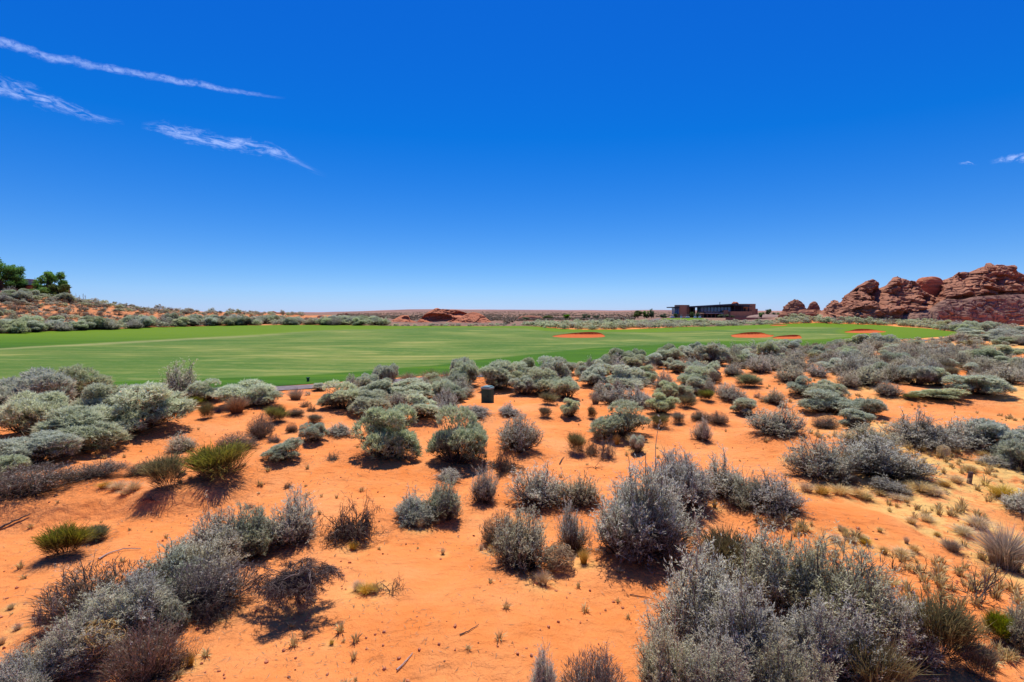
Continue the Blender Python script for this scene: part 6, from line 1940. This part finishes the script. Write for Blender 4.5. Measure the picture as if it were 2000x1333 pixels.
FT = [(1028, 620, 633, 16, 'dullgreen', 'small dark round tree left of the low dark rock'), (1068, 617, 631, 26, 'dullgreen', 'wide greyish tree above the sage belt'), (1107, 615, 631, 15, 'treegreen', 'dark pointed small tree right of the wide greyish one'),
      (1145, 614, 628, 17, 'dullgreen', 'round dark small tree, third from the clubhouse side'), (1164, 617, 626, 14, 'dullgreen', 'small faint olive tree beside the round dark one'), (1246, 607.5, 620, 20, 'dullgreen', 'wide small tree left of the clubhouse, leftmost of three'),
      (1262, 608, 620, 14, 'treegreen', 'light green small tree left of the clubhouse, middle of three'), (1272, 604.5, 620, 13, 'dullgreen', 'dark taller tree left of the clubhouse, rightmost of three'), (1295, 613, 621, 16, 'dullgreen', 'low olive bush tree next to the clubhouse roof edge'),
      (1319, 613, 621, 10, 'dullgreen', 'small tree at the left corner of the clubhouse'), (1352, 610, 621, 10, 'dullgreen', 'small tree in front of the dark clubhouse entrance'), (1363, 611, 621, 7, 'dullgreen', 'slim tree beside the dark clubhouse entrance'),
      (1408, 614, 622, 11, 'dullgreen', 'round bush at the block left of the clubhouse terrace'), (1420, 614.5, 621, 9, 'dullgreen', 'small bush under the curved clubhouse terrace, left'), (1430, 616.5, 621, 8, 'dullgreen', 'small bush under the curved clubhouse terrace, right'),
      (1487, 610.5, 622, 12, 'treegreen', 'dark green tree right of the clubhouse terrace'), (1501, 604.5, 615, 12, 'dullgreen', 'olive tree behind the right end of the clubhouse'), (1511, 611, 617, 7, 'dullgreen', 'tiny tree right of the olive tree'), (1521, 611.5, 619, 10, 'treegreen', 'small tree between clubhouse and cone shaped rock')]
for k, (cx_, ty, by, w, mt, lb) in enumerate(FT):
    yy = 190 if cx_ < 1120 else (215 if cx_ < 1200 else (262 if cx_ < 1300 else 286))
    if cx_ in (1408, 1420, 1430): yy = 284
    if cx_ > 1480: yy = 250 if cx_ == 1487 else 320 if cx_ < 1505 else 300
    tree('desert_tree', cx_, ty, by, w, yy, 920 + k, mt, lb, 'tree', TG, nl=12, ncl=260, leaf=10, size=0.075, zlo=0.22, zhi=0.8, rlo=0.15, rhi=0.27, spread=0.34)
# dry flower stalks on the left skyline
for k, (px_, tp) in enumerate(((139, 576), (149, 573.5), (156, 577), (163, 574), (167, 577))):
    yy = 146; x_ = P(px_, 585, yy).x; zb = float(T(x_, yy)); zt = P(px_, tp, yy).z
    q = Q4(); rng = np.random.default_rng(950 + k)
    h_ = max(zt - zb, 0.8)
    pts = np.array([[[0, 0, -0.05], [0.02, 0, h_ * 0.5], [0.03, 0, h_]]]); q.tubes(pts, np.array([[0.05, 0.04, 0.02]]), 0.5, sides=5)
    n_ = 40; bb = np.column_stack([np.full(n_, 0.025), np.zeros(n_), rng.uniform(h_ * 0.55, h_, n_)])
    q.kites(bb, bb + rng.normal(size=(n_, 3)) * 0.13, 0.05, 0.3, 0.6)
    o = link('flower_stalk', q.mesh('flower_stalk', M['brown'])); o.location = (x_, yy, zb)
    tag(o, 'thin dry flower stalk on the left hill skyline', 'plant', 'dry flower stalks on the left hill skyline')

# ------------------------------------------------------------------ green utility box
g = place(952, 787); ub = empty('utility_box', (g.x, g.y + 0.15, sink((g.x, g.y + 0.15)) - 0.02), R(-22))
sc_ = (g.y * cp + H * sp) / F
wB = 25 * sc_ / 2; hB = 33 * sc_
def cab(bm):
    w, d_ = wB * 0.88, wB * 0.78
    pts = [(-w, -d_ * 0.6), (-w * 0.7, -d_), (w * 0.7, -d_), (w, -d_ * 0.6), (w, d_ * 0.6), (w * 0.7, d_), (-w * 0.7, d_), (-w, d_ * 0.6)]
    prism(bm, pts, -0.05, hB * 0.90)
part('cabinet', cab, 'boxgreen', ub, 0.008)
def lidf(bm):
    w, d_ = wB * 0.95, wB * 0.86
    pts = [(-w, -d_ * 0.6), (-w * 0.7, -d_), (w * 0.7, -d_), (w, -d_ * 0.6), (w, d_ * 0.6), (w * 0.7, d_), (-w * 0.7, d_), (-w, d_ * 0.6)]
    prism(bm, pts, hB * 0.86, hB * 0.955)
    w, d_ = wB * 0.60, wB * 0.60
    bx(bm, -w, w, -d_ * 1.25, d_ * 1.25, hB * 0.957, hB * 1.01)
M['lidgreen'] = mat_simple('sunlit_green_enamel', (0.14, 0.24, 0.20), (0.24, 0.36, 0.31), 8.0, 0.35, 0.6, 0.05, 0.002)  # paler copy of the box green, sunlight on the top put into the colour
part('lid', lidf, 'lidgreen', ub, 0.012)
part('door', lambda bm: bx(bm, -wB * 0.5, wB * 0.5, -wB * 0.80, -wB * 0.775, hB * 0.08, hB * 0.80), 'boxgreen', ub, 0.004)
part('latch', lambda bm: bx(bm, wB * 0.30, wB * 0.40, -wB * 0.84, -wB * 0.802, hB * 0.40, hB * 0.50), 'black', ub)
tag(ub, 'dark green metal utility box standing among sagebrush on red sand', 'utility box')

# wooden stake
g = place(1893, 946); sc_ = (g.y * cp + H * sp) / F
def stk(bm):
    bmesh.ops.create_cone(bm, cap_ends=True, segments=9, radius1=4.2 * sc_, radius2=3.8 * sc_, depth=30 * sc_)
    for v in bm.verts:
        v.co.x += 0.12 * v.co.z; v.co.z += random.uniform(-0.01, 0.01) if v.co.z > 0 else 0
o = part('wooden_stake', stk, 'wood'); o.location = (g.x, g.y, sink((g.x, g.y)) + 8 * sc_); tag(o, 'short weathered wooden stake standing in orange sand at the right', 'stake')
# marker posts on the rough
for px_, py_, lb in ((508, 752, 'left of two small dark green marker posts at the cart path'), (602, 746, 'right of two small dark green marker posts at the cart path')):
    g = place(px_, py_)
    o = part('marker_post', lambda bm: (bx(bm, -0.05, 0.05, -0.05, 0.05, -0.1, 0.16), bx(bm, -0.075, 0.075, -0.075, 0.075, 0.16, 0.21)), 'boxgreen', None, 0.01)
    o.location = (g.x, g.y, sink((g.x, g.y)) + 0.02); tag(o, lb, 'marker post', 'marker posts at the cart path')

# ------------------------------------------------------------------ high thin clouds
def mat_cloud(name, dens, ss=(1, 1), contrail=False):
    m, nt, b, out = new_mat(name)
    nt.nodes.remove(b)
    uv = nt.nodes.new('ShaderNodeAttribute'); uv.attribute_name = 'across'
    al = nt.nodes.new('ShaderNodeAttribute'); al.attribute_name = 'along'
    comb = nt.nodes.new('ShaderNodeCombineXYZ')
    nt.links.new(al.outputs['Fac'], comb.inputs[0]); nt.links.new(uv.outputs['Fac'], comb.inputs[1])
    v = scale_vec(nt, comb.outputs[0], (ss[0], ss[1], 1))
    n1 = noise_n(nt, v, 1.0, 6, 0.60, 0.8 if not contrail else 0.3)
    wob = noise_n(nt, scale_vec(nt, comb.outputs[0], (ss[0] * 0.45, 0.01, 1)), 1.0, 4, 0.6)
    ac = math_n(nt, 'ADD', uv.outputs['Fac'], math_n(nt, 'MULTIPLY', math_n(nt, 'SUBTRACT', wob, 0.5), 1.3))
    edge = mapr(nt, math_n(nt, 'ABSOLUTE', ac), 1.0, 0.0)
    hard = mapr(nt, math_n(nt, 'ABSOLUTE', uv.outputs['Fac']), 1.0, 0.75)
    env = nt.nodes.new('ShaderNodeAttribute'); env.attribute_name = 'dens'
    fib = noise_n(nt, scale_vec(nt, comb.outputs[0], (ss[0] * 2.2, ss[1] * 5.0, 1), R(25)), 1.0, 6, 0.7, 0.5)
    d = mapr(nt, math_n(nt, 'ADD', math_n(nt, 'ADD', math_n(nt, 'MULTIPLY', n1, 0.7), math_n(nt, 'MULTIPLY', fib, 0.3)), math_n(nt, 'MULTIPLY', edge, 0.50)), 0.66, 1.15)
    if not contrail:
        d = math_n(nt, 'MULTIPLY', d, mapr(nt, noise_n(nt, scale_vec(nt, comb.outputs[0], (ss[0] * 0.9, ss[1] * 1.4, 1), R(35)), 1.0, 5, 0.62, 1.0), 0.36, 0.66))
    else:
        d = math_n(nt, 'MULTIPLY', d, mapr(nt, noise_n(nt, scale_vec(nt, comb.outputs[0], (6.0, 1.6, 1)), 1.0, 6, 0.7, 0.6), 0.25, 0.62))
    d = math_n(nt, 'MULTIPLY', math_n(nt, 'MULTIPLY', d, hard), math_n(nt, 'MULTIPLY', env.outputs['Fac'], dens))
    tl = nt.nodes.new('ShaderNodeBsdfTranslucent'); tl.inputs[0].default_value = (0.80, 0.90, 1.0, 1)
    df = nt.nodes.new('ShaderNodeBsdfDiffuse'); df.inputs[0].default_value = (0.80, 0.90, 1.0, 1)
    ad = nt.nodes.new('ShaderNodeMixShader'); ad.inputs[0].default_value = 0.2
    nt.links.new(tl.outputs[0], ad.inputs[1]); nt.links.new(df.outputs[0], ad.inputs[2])
    tp_ = nt.nodes.new('ShaderNodeBsdfTransparent')
    mx = nt.nodes.new('ShaderNodeMixShader')
    nt.links.new(d, mx.inputs[0]); nt.links.new(tp_.outputs[0], mx.inputs[1]); nt.links.new(ad.outputs[0], mx.inputs[2])
    nt.links.new(mx.outputs[0], out.inputs[0])
    return m

def cloud(name, pts, widths, dens, mat, label, cat='cloud', ALT=4000.0, seed=0):
    """ribbon at a fixed altitude through the given sky directions (photo pixels), widths in pixels"""
    n = 80
    u = np.linspace(0, len(pts) - 1, n); i0 = np.minimum(u.astype(int), len(pts) - 2); f = u - i0
    A = np.array(pts, float); W = np.array(widths, float); D = np.array(dens, float)
    c = A[i0] * (1 - f)[:, None] + A[i0 + 1] * f[:, None]
    w = W[i0] * (1 - f) + W[i0 + 1] * f; dn = D[i0] * (1 - f) + D[i0 + 1] * f
    t = np.gradient(c, axis=0); t = norm(t); nr = np.stack([-t[:, 1], t[:, 0]], 1)
    V, al, ac, de = [], [], [], []
    K = 9
    for k in range(n):
        for j in range(K):
            s = -1 + 2 * j / (K - 1)
            p = c[k] + nr[k] * w[k] * s
            d = ray(p[0], p[1]); tt = (ALT - H) / d[2]
            V.append([d[0] * tt, d[1] * tt, ALT]); al.append(u[k] * 1.0 + seed * 10); ac.append(s); de.append(dn[k])
    ii = np.arange(n * K).reshape(n, K)
    Q_ = np.stack([ii[:-1, :-1], ii[:-1, 1:], ii[1:, 1:], ii[1:, :-1]], -1).reshape(-1, 4)
    o = link(name, mesh_from(name, np.array(V), Q_, mat, smooth=True, attrs={'along': al, 'across': ac, 'dens': de}))
    tag(o, label, cat)
mc1 = mat_cloud('contrail_vapour', 0.32, (2.6, 1.1), True)
mc2 = mat_cloud('cirrus_vapour', 0.40, (1.6, 2.2))
mc3 = mat_cloud('faint_vapour', 0.50, (1.5, 1.0))
cloud('contrail', [(-120, 60), (0, 84), (100, 112), (200, 132), (300, 150), (400, 168), (480, 182), (560, 193)], [19, 19, 17, 15, 15, 13, 9, 5], [1, 1, 1, 0.9, 1, 0.95, 0.6, 0], mc1, 'long thin white contrail slanting across the upper left sky')
cloud('cirrus_cloud', [(-120, 120), (0, 168), (60, 188), (110, 205), (160, 222), (200, 233), (245, 243)], [44, 40, 34, 30, 22, 14, 10], [1, 1, 0.85, 0.8, 0.6, 0.5, 0], mc2, 'wispy streak cloud below the contrail at the left edge', seed=1)
cloud('cirrus_cloud', [(275, 245), (320, 250), (360, 262), (420, 274), (480, 286), (530, 292), (575, 315), (640, 345)], [16, 24, 28, 28, 28, 26, 14, 10], [0, 0.8, 0.9, 1, 1, 1, 0.5, 0], mc2, 'feathery white streak cloud left of centre in the sky', seed=2)
cloud('cirrus_cloud', [(1930, 318), (1965, 312), (2000, 306), (2080, 300)], [8, 14, 18, 20], [0, 0.9, 1, 1], mc3, 'small faint wisp of cloud at the right edge', seed=3)
cloud('cirrus_cloud', [(1870, 320), (1890, 318), (1910, 322)], [4, 6, 4], [0, 0.8, 0], mc3, 'tiny cloud speck left of the wisp at the right edge', seed=4)

# ------------------------------------------------------------------ light
SUN_EL, SUN_AZ = R(68), R(-3)          # azimuth measured from +Y (ahead of the camera), to the right positive
w = bpy.data.worlds.new('World'); scene.world = w; w.use_nodes = True
nt = w.node_tree
bg = nt.nodes['Background']
sky = nt.nodes.new('ShaderNodeTexSky'); sky.sky_type = 'NISHITA'; sky.sun_disc = False
sky.sun_elevation = SUN_EL; sky.sun_rotation = SUN_AZ
sky.altitude = 1300; sky.air_density = 1.0; sky.dust_density = 0.3; sky.ozone_density = 3.0
hs = nt.nodes.new('ShaderNodeHueSaturation'); hs.inputs['Saturation'].default_value = 1.35; hs.inputs['Value'].default_value = 1.0
nt.links.new(sky.outputs[0], hs.inputs['Color']); sr = nt.nodes.new('ShaderNodeSeparateColor'); nt.links.new(hs.outputs[0], sr.inputs[0])
SK = 0.12
r_ = math_n(nt, 'MAXIMUM', math_n(nt, 'MULTIPLY', math_n(nt, 'SUBTRACT', sr.outputs[0], 0.055 / SK), 0.55), 0.004 / SK)
g_ = math_n(nt, 'MULTIPLY', sr.outputs[1], 0.685)
b_ = math_n(nt, 'MULTIPLY', math_n(nt, 'POWER', math_n(nt, 'MULTIPLY', sr.outputs[2], SK), 0.55), 0.94 / SK)
b_ = math_n(nt, 'ADD', b_, math_n(nt, 'MULTIPLY', r_, 0.32))
cb = nt.nodes.new('ShaderNodeCombineColor')
for k_, v_ in enumerate((r_, g_, b_)): nt.links.new(v_, cb.inputs[k_])
nt.links.new(cb.outputs[0], bg.inputs['Color'])
bg.inputs['Strength'].default_value = 0.12
sd = bpy.data.lights.new('sun', 'SUN'); sd.energy = 5.0; sd.angle = R(0.53); sd.color = (1.0, 0.955, 0.88)
so = bpy.data.objects.new('sun', sd); COL.objects.link(so)
dirv = Vector((math.sin(SUN_AZ) * math.cos(SUN_EL), math.cos(SUN_AZ) * math.cos(SUN_EL), math.sin(SUN_EL)))
so.rotation_euler = dirv.to_track_quat('Z', 'Y').to_euler(); so.location = (0, 0, 50)

scene.view_settings.view_transform = 'Standard'
scene.view_settings.look = 'None'
scene.view_settings.exposure = 0.0
scene.view_settings.gamma = 1.0
scene.cycles.max_bounces = 6
scene.cycles.transparent_max_bounces = 16
print('objects', len(bpy.data.objects))
